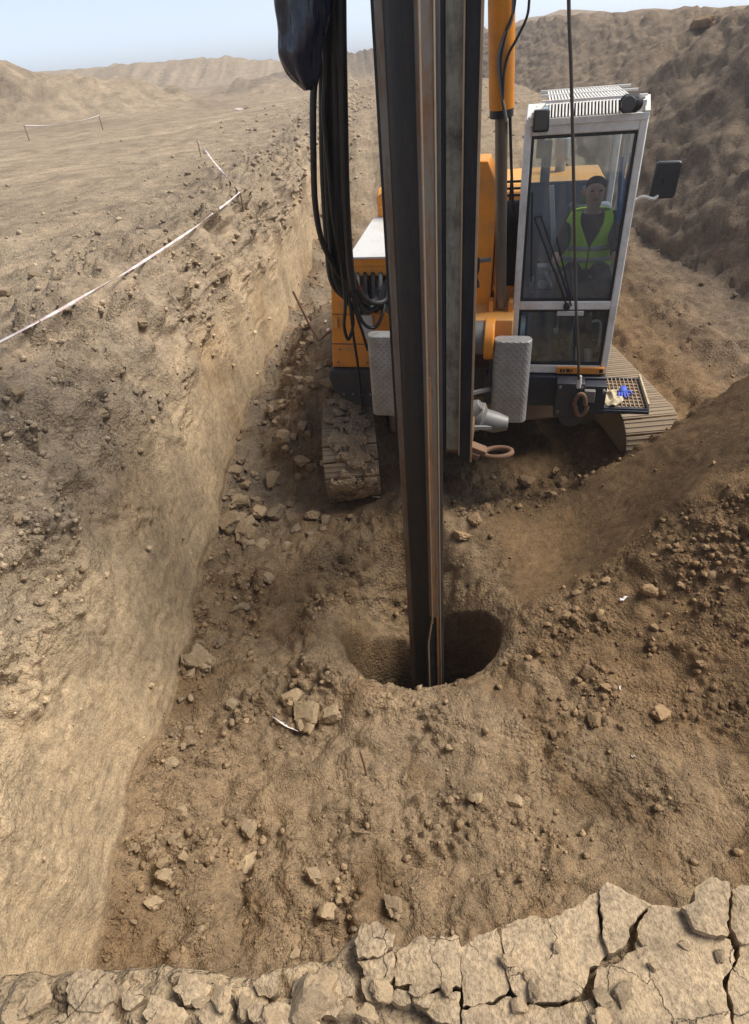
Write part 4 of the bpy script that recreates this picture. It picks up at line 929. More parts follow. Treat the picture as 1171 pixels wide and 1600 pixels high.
# mud caked in a broken sheet over the shoes that face the hole, and on the top run
def mud_sheet(tr, xc, seed, thr, run):
    nw, nt = 46, 120; w_ = np.linspace(-0.285, 0.285, nw)[None, :]; s_ = np.linspace(-run, PI*0.36*0.86, nt)[:, None]
    R0 = 0.36; t_ = np.clip(s_, 0, None)/R0; nn = fbm(w_+0*s_, s_+0*w_, 0*w_+0*s_+seed, 0.16, 4, 701, 0.6)
    gap = np.abs(((s_/0.172) % 1.0)-0.5)*0.172; h = 0.040+0.030*nn+0.010*fbm(w_+0*s_, s_+0*w_, 0*w_+0*s_+seed, 0.03, 2, 703); h = h-0.02*np.exp(-((0.086-gap)/0.010)**2)
    rr_ = R0+np.clip(h, 0.004, 0.11)
    yv = np.where(s_ > 0, -1.62-rr_*np.sin(t_), -1.62-s_); zv = np.where(s_ > 0, 0.44+rr_*np.cos(t_), 0.44+rr_)
    V = np.stack([xc-RIG[0]+w_+0*s_, yv, zv], 2).reshape(-1, 3); ii = np.arange(nw*nt).reshape(nt, nw); qq = np.stack([ii[:-1, :-1], ii[:-1, 1:], ii[1:, 1:], ii[1:, :-1]], 2)
    kk = (nn+0.25-0.5*np.abs(w_/0.285)**3 > thr)[:-1, :-1]
    o = np_mesh('caked_mud', V, qq[kk], 'mud_soil'); o.parent = tr; so_ = o.modifiers.new('s', 'SOLIDIFY'); so_.thickness = 0.02; so_.offset = -1; return o
mud_sheet(lt, -0.205, 1.0, 0.14, 1.2)
# --- cab
CU0, CU1, CV, CB, Z0, Z1 = 0.52, 1.46, 1.72, 0.15, 1.45, 3.60
cab = MB()
pw = 0.062
for u0, u1 in ((CU0, CU0+pw), (CU1-pw, CU1)):
    bx(cab, u0, u1, CV-0.07, CV, Z0, Z1); bx(cab, u0, u1, CB, CB+0.07, Z0, Z1)
bx(cab, CU0+pw, CU1-pw, CV-0.06, CV-0.003, 3.50, Z1-0.002); bx(cab, CU0+pw, CU1-pw, CV-0.06, CV-0.003, 2.085, 2.165); bx(cab, CU0+pw, CU1-pw, CV-0.06, CV-0.003, Z0, 1.535)
for u0, u1 in ((CU0+.004, CU0+.05), (CU1-.05, CU1-.004)):
    bx(cab, u0, u1, CB+.07, CV-.07, 3.47, Z1-.004); bx(cab, u0, u1, CB+.07, CV-.07, Z0, 1.60); bx(cab, u0, u1, CB+.07, CV-.07, 2.25, 2.31); bx(cab, u0, u1, 0.85, 0.91, 1.60, 3.47)
bx(cab, CU0+pw, CU1-pw, CB, CB+.05, 3.44, Z1-.004); bx(cab, CU0+.01, CU1-.01, CB+.01, CB+.25, Z1-.002, Z1+.02); bx(cab, CU0+.01, CU1-.01, CV-.22, CV-.01, Z1-.002, Z1+.02); bx(cab, CU0+.01, CU0+.09, CB+.25, CV-.22, Z1-.002, Z1+.02); bx(cab, CU1-.09, CU1-.01, CB+.25, CV-.22, Z1-.002, Z1+.02)
cab = cab.build('cab', 'white_paint', rig, 0.010)
def sub(name, mat, m, bevel=0.005): return m.build(name, mat, cab, bevel)
m = MB(); bx(m, CU0+.088, CU1-.088, CB+.248, CV-.218, Z1+.002, Z1+.010); sub('added_roof_glass', 'glass_clear', m, 0)  # glass hatch added to let daylight onto the operator
m = MB(); bx(m, CU0+.05, CU1-.05, CB+.005, CV-.06, Z0+.002, Z0+.06); sub('cab_floor', 'interior', m)
m = MB(); bx(m, CU0+pw, CU1-pw, CB+.005, CB+.045, 1.52, 2.92); sub('rear_wall', 'interior', m)
m = MB(); bx(m, CU1-.045, CU1-.015, CB+.07, CV-.075, 1.60, 2.25); bx(m, CU0+.012, CU0+.04, CB+.07, CV-.075, 1.60, 2.25); sub('side_lining', 'interior', m)
m = MB(); bx(m, CU0+pw, CU1-pw, CB+.018, CB+.026, 2.92, 3.44); sub('rear_window', 'glass_clear', m, 0)
m = MB(); bx(m, CU0+.062, CU1-.062, CV-.032, CV-.024, 2.18, 3.49); sub('windshield', 'glass', m, 0)
m = MB(); bx(m, CU0+.062, CU1-.062, CV-.032, CV-.024, 1.54, 2.08); sub('lower_window', 'glass_low', m, 0)
m = MB()
for (z0, z1) in ((2.166, 3.499), (1.536, 2.084)):
    s_ = 0.022; f0, f1 = CV-.045, CV-.012; a, b = CU0+.0625, CU1-.0625
    bx(m, a, a+s_, f0, f1, z0, z1); bx(m, b-s_, b, f0, f1, z0, z1); bx(m, a+s_, b-s_, f0, f1, z0, z0+s_); bx(m, a+s_, b-s_, f0, f1, z1-s_, z1)
sub('window_seal', 'black_rubber', m, 0.003)
for uu in (CU0+.02, CU1-.028):
    m = MB(); bx(m, uu, uu+.007, .92, CV-.075, 2.31, 3.46); sub('side_window', 'glass_clear', m, 0)
# roof guard with slots
g_ = MB(); zf_, zt_ = 3.585, 3.715; vf_, vb_ = CV+.005, CV-.13
bx(g_, CU0+.02, CU1-.005, CV-.02, CV+.012, Z1-.03, Z1+.016)
for k in range(25):
    u = CU0+.19+k*(CU1-.14-CU0-.19)/24
    g_.bar(L(u, vf_, Z1+.02), L(u, vb_, zt_), 0.013, 0.012, up=(0, -1, 1)); g_.bar(L(u, vb_, zt_), L(u, 0.5, zt_+.015), 0.013, 0.012)
g_.bar(L(CU0+.12, vb_, zt_+.003), L(CU1-.02, vb_, zt_+.003), .03, .022); g_.bar(L(CU0+.12, 0.5, zt_+.017), L(CU1-.02, .5, zt_+.017), .03, .022); g_.bar(L(CU0+.12, 1.0, zt_+.012), L(CU1-.02, 1.0, zt_+.012), .03, .018)
g_.bar(L(CU0+.04, vf_, Z1+.02), L(CU0+.14, vb_, zt_), .04, .02, up=(0, -1, 1)); g_.bar(L(CU1-.02, vf_, Z1+.02), L(CU1-.02, vb_, zt_), .04, .02, up=(0, -1, 1))
bx(g_, CU0+.05, CU0+.12, CV-.125, CV-.02, Z1+.02, Z1+.06); bx(g_, CU1-.13, CU1-.03, CV-.125, CV-.03, Z1+.02, zt_-.02)
sub('roof_guard', 'white_paint', g_, 0.002)
m = MB(); m.prism([(-CV-.0+.02, Z1+.021), (-CV+.21, Z1+.021), (-CV+.21, zt_-.02), (-vb_+.02, zt_-.02)], 'x', CU0+.18, CU1-.135); sub('added_dark_backing', 'navy', m, 0)  # dark box added so the guard slots read as a shaded recess
def lamp(u0, u1, z0, z1, v):
    m = MB(); bx(m, u0, u1, v-.09, v, z0, z1); o = sub('work_light', 'black_plastic', m, 0.012); return o
lamp(CU0+.065, CU0+.19, 3.53, 3.68, CV+.05); m = MB(); bx(m, CU0+.08, CU0+.176, CV+.051, CV+.056, 3.545, 3.665); sub('lamp_lens', 'lens', m, .002)
m = MB(); lc = atv(985, 161, CV+.03); m.tube([lc+Vector((-.06, -.02, 0)), lc+Vector((-.045, -.03, 0)), lc+Vector((.045, -.03, 0)), lc+Vector((.06, -.02, 0))], [.05, .063, .063, .05], 20); sub('work_light', 'black_plastic', m, .004)
m = MB(); m.tube([lc+Vector((-.02, -.03, 0)), lc+Vector((-.02, -.085, .0)), lc+Vector((-.02, -.095, 0))], [.052, .055, .05], 20); sub('lamp_lens', 'lens', m, .003)
# mirror
mp_ = atv(1040, 281, 1.66); m = MB(); m.tube(spline([L(CU1, 1.68, 2.99), L(CU1+.06, 1.70, 3.02), L(CU1+.15, 1.70, 3.005), mp_+Vector((-.005, .03, -.06)), mp_+Vector((0, .035, 0))], 6), 0.013, 10); sub('mirror_arm', 'white_paint', m, 0)
m = MB(); m.tube([mp_+Vector((0, .03, 0)), mp_+Vector((0, -.05, 0))], .025, 14); sub('mirror_joint', 'mirror_back', m, 0)
m = MB(); hw, hh = .098, .135; poly = []
for (cx, cz, a0) in ((hw-.03, hh-.03, 0), (-hw+.03, hh-.03, PI/2), (-hw+.03, -hh+.03, PI), (hw-.03, -hh+.03, 1.5*PI)):
    for k in range(6): t = a0+PI/2*k/5; poly.append((cx+.03*math.cos(t)+.10*cz*0.9*0.6, cz+.03*math.sin(t)))
m.prism([(p[0]+mp_.x, p[1]+mp_.z) for p in poly], 'y', mp_.y-.03, mp_.y+.03); sub('mirror', 'mirror_back', m, .014)
# wipers
def wiper(p0, p1, w): 
    m = MB(); m.bar(p0, p1, w, .014); return m
a = atv(886, 478, CV+.03)
m = wiper(a, atv(835, 340, CV+.025), .018); m.bar(atv(835, 340, CV+.025), atv(848, 338, CV+.02), .014, .014); sub('wiper_arm', 'black_plastic', m, .002)
m = wiper(atv(893, 478, CV+.03), atv(846, 340, CV+.022), .016); m.bar(atv(832, 300, CV+.006), atv(830, 440, CV+.006), .016, .016); m.bar(atv(870, 372, CV+.012), atv(893, 470, CV+.012), .014, .014); sub('wiper_arm', 'black_plastic', m, .002)
m = MB(); m.cyl(a+Vector((0, .03, -.01)), a+Vector((0, -.015, -.01)), .03, 16); sub('wiper_motor', 'black_plastic', m, .004)
m = MB(); bx(m, 0.93, 1.17, CV-.002, CV+.012, 2.035, 2.078); sub('name_plate', 'lid_grey', m, .004)
# orange strip with dark marks
m = MB(); bx(m, 0.985, 1.43, CV+.001, CV+.03, 1.462, 1.528); st_ = sub('step_strip', 'orange', m, .004)
m = MB()
for k, (u, w) in enumerate(((1.015, .02), (1.045, .016), (1.075, .035), (1.12, .012), (1.385, .03))): bx(m, u, u+w, CV+.0305, CV+.032, 1.478, 1.512)
sub('strip_lettering', 'black_plastic', m, 0)
# inside
m = MB(); bx(m, 0.98, 1.40, .68, 1.22, 1.98, 2.16); bx(m, 0.98, 1.40, .60, .72, 2.08, 2.80); bx(m, 1.10, 1.28, .60, .70, 2.80, 2.95); bx(m, 1.08, 1.28, .75, 1.15, 1.51, 1.95); sub('seat', 'interior', m, .04)
m = MB(); bx(m, .66, .93, .95, 1.45, 1.51, 2.18); m.box((.70, -1.44, 2.18), (.90, -1.28, 2.36)); sub('control_console', 'interior', m, .02)
m = MB(); bx(m, .72, .90, 1.30, 1.42, 2.36, 2.40); m.bar(L(.8, 1.45, 2.36), L(.86, 1.55, 2.25), .03, .03); m.cyl(L(.78, 1.47, 2.24), L(.78, 1.485, 2.26), .05, 20); sub('control_screen', 'interior_grey', m, .01)
m = MB(); m.bar(L(.74, 1.2, 2.18), L(.74, 1.25, 2.42), .025, .025); m.bar(L(1.33, 1.2, 2.1), L(1.31, 1.22, 2.36), .025, .025); sub('joystick', 'black_plastic', m, .005)
wp0, wp1 = atv(862, 290, 1.0), atv(866, 400, 1.0); m = MB(); m.bar(wp0, wp1, .045, .03); sub('inner_post', 'cup_white', m, .004)
m = MB(); m.tube(spline([atv(972, 245, 1.0), atv(968, 300, 1.05), atv(962, 400, 1.1)]), .016, 10); sub('blue_hose', 'blue_plastic', m, 0)
m = MB(); bx(m, .68, .76, 1.42, 1.46, 3.12, 3.44); bx(m, .63, .70, 1.3, 1.4, 3.30, 3.46); sub('cab_monitor', 'interior_grey', m, .01)
m = MB(); m.tube(spline([L(1.36, 1.62, 1.60), L(1.36, 1.6, 1.85), L(1.34, 1.58, 1.93), L(1.27, 1.58, 1.93)]), .013, 10); sub('grab_rail', 'cup_white', m, 0)
m = MB(); m.bar(L(1.02, 1.5, 1.55), L(1.06, 1.35, 1.98), .02, .02); m.bar(L(1.10, 1.5, 1.55), L(1.13, 1.35, 1.98), .02, .02); bx(m, .75, .98, 1.15, 1.2, 1.72, 1.95); sub('pedal_lever', 'interior_grey', m, .004)
m = MB(); bx(m, 0.62, 0.80, 1.45, 1.60, 1.52, 1.60); sub('floor_box', 'rusty', m, .01)

# --- step grating beside the cab
gr = MB(); GZ = 1.185
bx(gr, 1.38, 1.88, 1.88, 1.915, GZ-.04, GZ); bx(gr, 1.38, 1.88, 1.20, 1.225, GZ-.04, GZ); bx(gr, 1.385, 1.41, 1.225, 1.88, GZ-.04, GZ-.002); bx(gr, 1.85, 1.875, 1.225, 1.88, GZ-.04, GZ-.002)
bx(gr, 1.38, 1.43, 1.2, 1.25, GZ-.06, GZ+.2); bx(gr, 1.40, 1.88, 1.918, 1.935, GZ-.05, GZ-.015)
gr = gr.build('step_grating', 'navy', rig, .004)
for k in range(11):
    m = MB(); u = 1.43+k*.040; bx(m, u, u+.008, 1.225, 1.88, GZ-.022, GZ+.003); m.build('grating_bar', 'steel_edge', gr)
for k in range(8):
    m = MB(); v = 1.29+k*.075; bx(m, 1.41, 1.85, v, v+.008, GZ-.02, GZ+.0015); m.build('grating_bar', 'steel_edge', gr)
m = MB(); bx(m, 1.86, 1.878, 1.22, 1.9, GZ+.003, GZ+.05); m.build('grating_rim', 'rag', gr, .003)

# --- hoses at the left of the mast and the wrapped unit
def hose(pts, r_=0.02, mat='black_rubber'):
    return MB().tube(spline([p if isinstance(p, Vector) else atv(*p) for p in pts], 7), r_, 10).build('hydraulic_hose', mat, rig)
tops = [503, 508, 513, 518, 523, 528, 532]
for k, x in enumerate(tops):
    dv = 0.04*math.sin(k*2.1)
    hose([(x-2, -330, 3.3+dv), (x, -20, 3.2+dv), (x+1, 120, 3.1+dv), (x+2+k*.6, 260, 2.9+dv), (x+8, 370, 2.65+dv), (x+16+k*1.2, 440, 2.4+dv), (545+k*5, 470+8*(k % 3), 2.15), (560+k*7, 488-3*k, 2.0), (585+k*4, 470-6*k, 1.85), (612, 430, 1.5)], 0.021 if k % 2 else 0.025)
hose([(497, 100, 3.15), (490, 150, 3.15), (490, 240, 3.1), (493, 320, 2.95), (503, 375, 2.8), (520, 412, 2.6), (538, 440, 2.4), (560, 462, 2.2), (585, 470, 2.0), (610, 440, 1.6)], .022)
hose([(512, 100, 3.12), (506, 170, 3.12), (514, 260, 3.0), (521, 340, 2.85), (533, 410, 2.6), (540, 470, 2.4), (538, 510, 2.25), (545, 530, 2.15), (552, 505, 2.1), (548, 470, 2.1), (552, 440, 1.9)], .016)
hose([(534, 300, 2.85), (539, 380, 2.6), (545, 450, 2.35), (552, 520, 2.15), (560, 575, 2.0), (566, 640, 1.9)], .013)
hose([(536, 300, 2.85), (542, 400, 2.5), (555, 480, 2.25), (567, 520, 2.1), (575, 545, 2.0), (582, 540, 1.9)], .014)
hose([(536, 250, 2.95), (541, 350, 2.7), (549, 440, 2.4), (565, 500, 2.15), (585, 512, 2.05), (598, 490, 2.0), (604, 450, 1.8)], .017)
m = MB(); h0 = [(531, -330, 3.34), (533, 0, 3.24), (536, 150, 3.12), (540, 300, 2.93), (546, 400, 2.66), (552, 450, 2.5)]
m.tube(spline([atv(*p) for p in h0], 6), .033, 12); m.build('hose_sleeve', 'black_rubber', rig)
for k in range(6):                                        # loops stowed in the tray
    u = -0.98+k*.075; pts = [L(u, 1.55, 2.30), L(u+.01, 1.70, 2.46), L(u+.03, 1.82, 2.44), L(u+.04, 1.88, 2.30), L(u+.06+.03*(k % 2), 1.90, 2.16+.03*(k % 3)), L(u+.13, 1.88, 2.12+.02*(k % 3)), L(u+.2, 1.84, 2.25), L(u+.24, 1.72, 2.42), L(u+.24, 1.55, 2.40)]
    hose(pts, .020, 'steel_grey' if k % 3 == 0 else 'black_rubber')
# arm that carries the hoses (above the picture) and the plastic-wrapped swivel
m = MB(); m.bar(L(-0.3, 3.1, 5.3), L(-0.85, 3.3, 5.3), .10, .12); m.build('hose_arm', 'steel_mast', rig, .01)
bc = [(452, -420, .04), (456, -330, .05), (463, -200, .11), (470, -90, .15), (473, 0, .155), (474, 40, .15), (470, 80, .135), (474, 108, .105), (478, 126, .075), (481, 138, .03)]
V = []; nb_ = 40
for px, py, r_ in bc: pass
cen = spline([atv(a, b, 3.35) for a, b, c in bc], 6); rad_ = np.interp(np.linspace(0, len(bc)-1, len(cen)), range(len(bc)), [c for a, b, c in bc])
m = MB(); vs = []
for i, (c0, r_) in enumerate(zip(cen, rad_)):
    for k in range(nb_):
        t = 2*PI*k/nb_; f_ = 1+0.07*math.sin(5*t+i*.05)+0.05*math.sin(9*t-i*.08)+0.03*math.sin(i*.3+2*t)
        vs.append(c0+Vector((math.cos(t)*r_*f_, math.sin(t)*r_*f_*.85, 0.012*math.sin(3*t+i*.06))))
fs = [(i*nb_+k, i*nb_+(k+1) % nb_, (i+1)*nb_+(k+1) % nb_, (i+1)*nb_+k) for i in range(len(cen)-1) for k in range(nb_)]+[tuple(range(nb_)), tuple((len(cen)-1)*nb_+k for k in range(nb_))]
m.add(vs, fs); m.build('plastic_cover', 'bag_plastic', rig, smooth=80)
m = MB(); m.tube(spline([atv(487, -60, 3.25), atv(492, 20, 3.2), atv(500, 60, 3.15)]), .05, 12); m.build('plastic_cover_knot', 'bag_plastic', rig, smooth=80)

# ------------------------------------------------------------------ things on the rig
def to_world(v): return Matrix.Translation(RIG) @ Matrix.Rotation(-YAW, 4, 'Z') @ v
def at_rig(o): o.location = tuple(RIG); o.rotation_euler = (0, 0, -YAW); return o
cc_ = L(1.285, 1.55, Z0+.061); m = MB(); m.tube([cc_, cc_+Vector((0, 0, .115)), cc_+Vector((0, 0, .12)), cc_+Vector((0, 0, .118)), cc_+Vector((0, 0, .012))], [.032, .043, .045, .038, .028], 20)
tag(at_rig(m.build('cup', 'cup_white')), 'white paper cup standing inside the lower cab window', 'cup')
# crumpled rag
nr = 26; vs = []; fs = []
for i in range(nr):
    for j in range(nr):
        a, b = i/(nr-1)-.5, j/(nr-1)-.5; u = 1.50+a*.27+.03*math.sin(7*b); v = 1.70+b*.34+.03*math.sin(8*a)
        h = .022+.055*max(0, 1-(a*a+b*b)*4.2)*(0.6+.4*math.sin(11*a+3*b)*math.cos(9*b))+.022*math.sin(17*a+9*b)*math.cos(13*b-5*a)
        vs.append(L(u, v, GZ+max(.004, h)))
fs = [(i*nr+j, (i+1)*nr+j, (i+1)*nr+j+1, i*nr+j+1) for i in range(nr-1) for j in range(nr-1)]
rg = MB().add(vs, fs).build('rag', 'rag', smooth=80); sm = rg.modifiers.new('s', 'SOLIDIFY'); sm.thickness = .006
tag(at_rig(rg), 'dirty cream rag crumpled on the step grating', 'rag')
gv = MB(); gc = L(1.665, 1.60, GZ+.03); gv.tube([gc+Vector((-.02, -.05, 0)), gc, gc+Vector((.01, .05, .005)), gc+Vector((.015, .075, .0))], [.03, .042, .036, .03], 12)
for k in range(4): gv.tube([gc+Vector((-.035+k*.022, -.03, 0)), gc+Vector((-.05+k*.026, -.085, .012)), gc+Vector((-.05+k*.03, -.12, -.008))], [.014, .013, .009], 8)
gv.tube([gc+Vector((.03, 0, 0)), gc+Vector((.07, -.03, .01)), gc+Vector((.085, -.055, -.005))], [.015, .013, .009], 8)
tag(at_rig(gv.build('glove', 'glove_blue', smooth=80)), 'blue work glove lying on the step grating', 'glove')

# ------------------------------------------------------------------ operator
op = empty('person', tuple(RIG+RN*0.30), -YAW); op.scale = (1.06, 1.0, 1.0); op.location.z = 0.085
tag(op, 'seated rig operator in dark jacket and lime high visibility vest', 'person')
UC = 1.13
def skin_obj(name, mat, verts, edges, rads, parent, lev=2, root=0):
    me = bpy.data.meshes.new(name); me.from_pydata([tuple(v) for v in verts], edges, []); me.materials.append(MAT[mat])
    o = bpy.data.objects.new(name, me); COL.objects.link(o); o.parent = parent
    sk = o.modifiers.new('skin', 'SKIN'); sk.use_smooth_shade = True
    if not me.skin_vertices: me.skin_vertices.new()
    d = me.skin_vertices[0].data
    for i, r_ in enumerate(rads): d[i].radius = r_ if isinstance(r_, tuple) else (r_, r_); d[i].use_root = (i == root)
    su = o.modifiers.new('sub', 'SUBSURF'); su.levels = lev; su.render_levels = lev
    return o
SZ = 2.10                                                    # seat height
J = dict(pel=L(UC, .62, SZ+.10), belly=L(UC, .66, SZ+.27), chest=L(UC, .70, SZ+.47), neck0=L(UC-.005, .72, SZ+.58), neck=L(UC, .735, SZ+.635),
         shl=L(UC-.17, .70, SZ+.54), shr=L(UC+.17, .70, SZ+.54), ell=L(UC-.25, .82, SZ+.30), elr=L(UC+.24, .84, SZ+.29), wrl=L(UC-.30, 1.06, SZ+.30), wrr=L(UC+.20, 1.08, SZ+.30),
         hpl=L(UC-.10, .66, SZ+.08), hpr=L(UC+.10, .66, SZ+.08), knl=L(UC-.15, 1.06, SZ+.09), knr=L(UC+.14, 1.06, SZ+.09), anl=L(UC-.15, 1.18, 1.60), anr=L(UC+.14, 1.18, 1.60), tol=L(UC-.16, 1.36, 1.56), tor=L(UC+.15, 1.36, 1.56))
def chain(names_r, edges):
    nm = list(names_r); return [J[k] for k in nm], [(nm.index(a), nm.index(b)) for a, b in edges], [names_r[k] for k in nm]
v_, e_, r_ = chain(dict(pel=(.13, .11), belly=(.125, .10), chest=(.145, .105), neck0=(.07, .065), neck=.052, shl=.06, shr=.06, ell=.045, elr=.045, wrl=.030, wrr=.030, hpl=.085, hpr=.085, knl=.058, knr=.058, anl=.042, anr=.042, tol=.036, tor=.036),
    [('pel','belly'),('belly','chest'),('chest','neck0'),('neck0','neck'),('chest','shl'),('chest','shr'),('shl','ell'),('shr','elr'),('ell','wrl'),('elr','wrr'),('pel','hpl'),('pel','hpr'),('hpl','knl'),('hpr','knr'),('knl','anl'),('knr','anr'),('anl','tol'),('anr','tor')])
# head and fingers continue the same figure
def ext(p, r_i, after): v_.append(p); r_.append(r_i); e_.append((after, len(v_)-1)); return len(v_)-1
kn = 4
h1 = ext(L(UC, .770, SZ+.70), (.074, .080), kn); h2 = ext(L(UC, .765, SZ+.79), (.092, .105), h1); ext(L(UC, .75, SZ+.875), (.070, .082), h2)
for side, wi, sg_ in ((J['wrl'], 9, -1), (J['wrr'], 10, 1)):
    pm = ext(side+Vector((0, -.06, -.005)), (.034, .020), wi)
    for k in range(4):
        f1 = ext(side+Vector((-.027+.018*k, -.115+.006*abs(k-1.5), -.012)), .0095, pm); f2 = ext(side+Vector((-.027+.018*k, -.14+.004*abs(k-1.5), -.038)), .0085, f1); ext(side+Vector((-.026+.017*k, -.125, -.058)), .007, f2)
    t1 = ext(side+Vector((-sg_*.04, -.065, -.02)), .011, pm); ext(side+Vector((-sg_*.045, -.10, -.035)), .009, t1)
skin_obj('body', 'skin', v_, e_, r_, op, 2)
# face
def blob(m, c, rx, ry, rz, n=12):
    vs, fs = ico(3); m.add([(c.x+p[0]*rx, c.y+p[1]*ry, c.z+p[2]*rz) for p in vs], [tuple(f) for f in fs]); return m
hc = L(UC, .775, SZ+.78)
blob(MB(), hc+Vector((0, -.088, -.01)), .015, .024, .028).build('nose', 'skin', op, smooth=80)
for s in (-1, 1):
    blob(MB(), hc+Vector((s*.036, -.080, .02)), .013, .010, .008).build('eye', 'hair', op, smooth=80)
    blob(MB(), hc+Vector((s*.086, .012, 0)), .013, .024, .038).build('ear', 'skin', op, smooth=80)
blob(MB(), hc+Vector((0, -.080, -.055)), .026, .012, .006).build('mouth', 'rusty', op, smooth=80)
blob(MB(), hc+Vector((0, .035, .052)), .088, .090, .074).build('hair', 'hair', op, smooth=80)
# jacket and trousers (clothing over the body)
v2, e2, r2 = chain(dict(pel=(.145, .125), belly=(.15, .125), chest=(.168, .125), neck0=(.095, .085), shl=.082, shr=.082, ell=.062, elr=.062, wrl=.045, wrr=.045),
    [('pel','belly'),('belly','chest'),('chest','neck0'),('chest','shl'),('chest','shr'),('shl','ell'),('shr','elr'),('ell','wrl'),('elr','wrr')])
skin_obj('jacket', 'jacket', v2, e2, r2, op)
v3, e3, r3 = chain(dict(pel=(.14, .12), hpl=.10, hpr=.10, knl=.075, knr=.075, anl=.06, anr=.06), [('pel','hpl'),('pel','hpr'),('hpl','knl'),('hpr','knr'),('knl','anl'),('knr','anr')])
skin_obj('trousers', 'trousers', v3, e3, r3, op)
for k in ('l', 'r'):
    a, b = J['an'+k], J['to'+k]; MB().tube([a+Vector((0, .05, 0)), a+Vector((0, 0, -.02)), (a+b)/2, b, b+Vector((0, -.03, -.01))], [.045, .055, .05, .042, .02], 14).build('shoe', 'black_rubber', op, smooth=60)
# vest: shell round the torso with a V neck
rows = [(SZ+.10, .205, .172, .645), (SZ+.17, .200, .17, .655), (SZ+.24, .195, .168, .66), (SZ+.31, .195, .166, .665), (SZ+.38, .20, .166, .68), (SZ+.45, .202, .163, .69), (SZ+.52, .190, .155, .70), (SZ+.58, .165, .135, .705), (SZ+.62, .13, .115, .715)]
def vest_pt(z, t):
    zz_ = [r[0] for r in rows]; a = np.interp(z, zz_, [r[1] for r in rows]); b = np.interp(z, zz_, [r[2] for r in rows]); c = np.interp(z, zz_, [r[3] for r in rows])
    return Vector((UC+1.2*a*math.sin(t)*(1+.02*math.sin(9*t)), -(c+b*math.cos(t)), z))
nz_, nt_ = 30, 56
m = MB(); zs_v = np.linspace(SZ+.10, SZ+.62, nz_); vs = []
for z in zs_v:
    s_ = max(0, (z-(SZ+.30))/.32); gap = .03+.62*s_**1.1
    for k in range(nt_): t = gap+(2*PI-2*gap)*k/(nt_-1); vs.append(vest_pt(z, t))
fs = []
for i in range(nz_-1):
    for k in range(nt_-1):
        t = 2*PI*(k+.5)/(nt_-1); z = zs_v[i]
        if abs(math.sin(t)) > .86 and z > SZ+.36 and z < SZ+.56: continue
        fs.append((i*nt_+k, i*nt_+k+1, (i+1)*nt_+k+1, (i+1)*nt_+k))
vest = m.add(vs, fs).build('safety_vest', 'vest_lime', op, smooth=80); so = vest.modifiers.new('s', 'SOLIDIFY'); so.thickness = .008
for z0 in (SZ+.165, SZ+.27):
    m = MB(); vs = []
    for z in (z0, z0+.045):
        for k in range(60): t = .05+(2*PI-.1)*k/59; p = vest_pt(z, t); c = Vector((UC, -.66, z)); vs.append(c+(p-c)*1.035)
    m.add(vs, [(k, k+1, 60+k+1, 60+k) for k in range(59)]); b_ = m.build('reflective_band', 'reflective', vest, smooth=80); b_.modifiers.new('s', 'SOLIDIFY').thickness = .004

# ------------------------------------------------------------------ barrier tape, stakes, rods, scraps
def gz(x, y):
    i = np.argmin((Pf[:, 0]-x)**2+(Pf[:, 1]-y)**2+1e3*((segf == 1)&(zfl < 1.5))); return float(Pf[i, 2])
def tape(pa, pb, name, label, sag=0.05, w=.06, seg_=.45, twist=1.5, mats=('tape_white', 'tape_red')):
    pa, pb = Vector(pa), Vector(pb); Lg = (pb-pa).length; n = max(6, int(Lg/.09)); m = MB(); d = (pb-pa).normalized(); sd_ = d.cross(Vector((0, 0, 1))).normalized(); vs = []
    for k in range(n+1):
        t = k/n; p = pa.lerp(pb, t)-Vector((0, 0, sag*4*t*(1-t))); a = .9+twist*math.sin(t*7+1)*.35
        q_ = (sd_*math.cos(a)+Vector((0, 0, 1))*math.sin(a))*(w/2); vs += [p-q_, p+q_]
    m.v = [tuple(v) for v in vs]
    for k in range(n): m.f.append((2*k, 2*k+1, 2*k+3, 2*k+2)); m.mi.append(1 if int(k/n*Lg/seg_) % 2 and True else 0)
    o = m.build(name, list(mats), smooth=80); o.modifiers.new('s', 'SOLIDIFY').thickness = .002; return o
def stake(p, h, label, name='stake', r_=.014, mat='wood', lean=(0, 0)):
    x, y, z = p; m = MB(); m.tube([(0, 0, -.12), (lean[0]*.6, lean[1]*.6, h*.6), (lean[0], lean[1], h)], [r_, r_, r_*.8], 8)
    o = m.build(name, mat); o.location = (x, y, z); tag(o, label, 'stake'); return Vector((x+lean[0], y+lean[1], z+h))
def spot(px, py): return Vector(Pf[vert_at(px, py)])
ta = spot(-40, 580); tb = spot(380, 326)
s1 = stake(ta, .12, 'short wooden peg holding the near end of the long tape')
s2 = stake(tb, .22, 'short wooden peg at the corner of the barrier tape on the rim')
tag(tape(s1-Vector((0, 0, .02)), s2-Vector((0, 0, .02)), 'barrier_tape', '', .10, .028, .16, 6.0), 'long red and white barrier tape stretched along the trench rim', 'tape')
tc_ = spot(316, 240); s3 = stake(tc_, .40, 'wooden peg out on the open ground holding the short tape')
tag(tape(s2-Vector((0, 0, .03)), s3-Vector((0, 0, .02)), 'barrier_tape', '', .05, .04, .25, 4.0), 'short barrier tape running from the rim corner onto open ground', 'tape')
td_, te_ = spot(46, 214), spot(160, 198)
s4 = stake(td_, .5, 'peg at the lower end of the distant tape below the spoil heap', r_=.022, mat='wood'); s5 = stake(te_, .5, 'peg at the upper end of the distant tape below the spoil heap', r_=.022, mat='wood')
tag(tape(s4, s5, 'barrier_tape', '', .12, .06, .9, 1.0, ('tape_white', 'tape_white')), 'distant white tape strung before the pale spoil heap', 'tape')
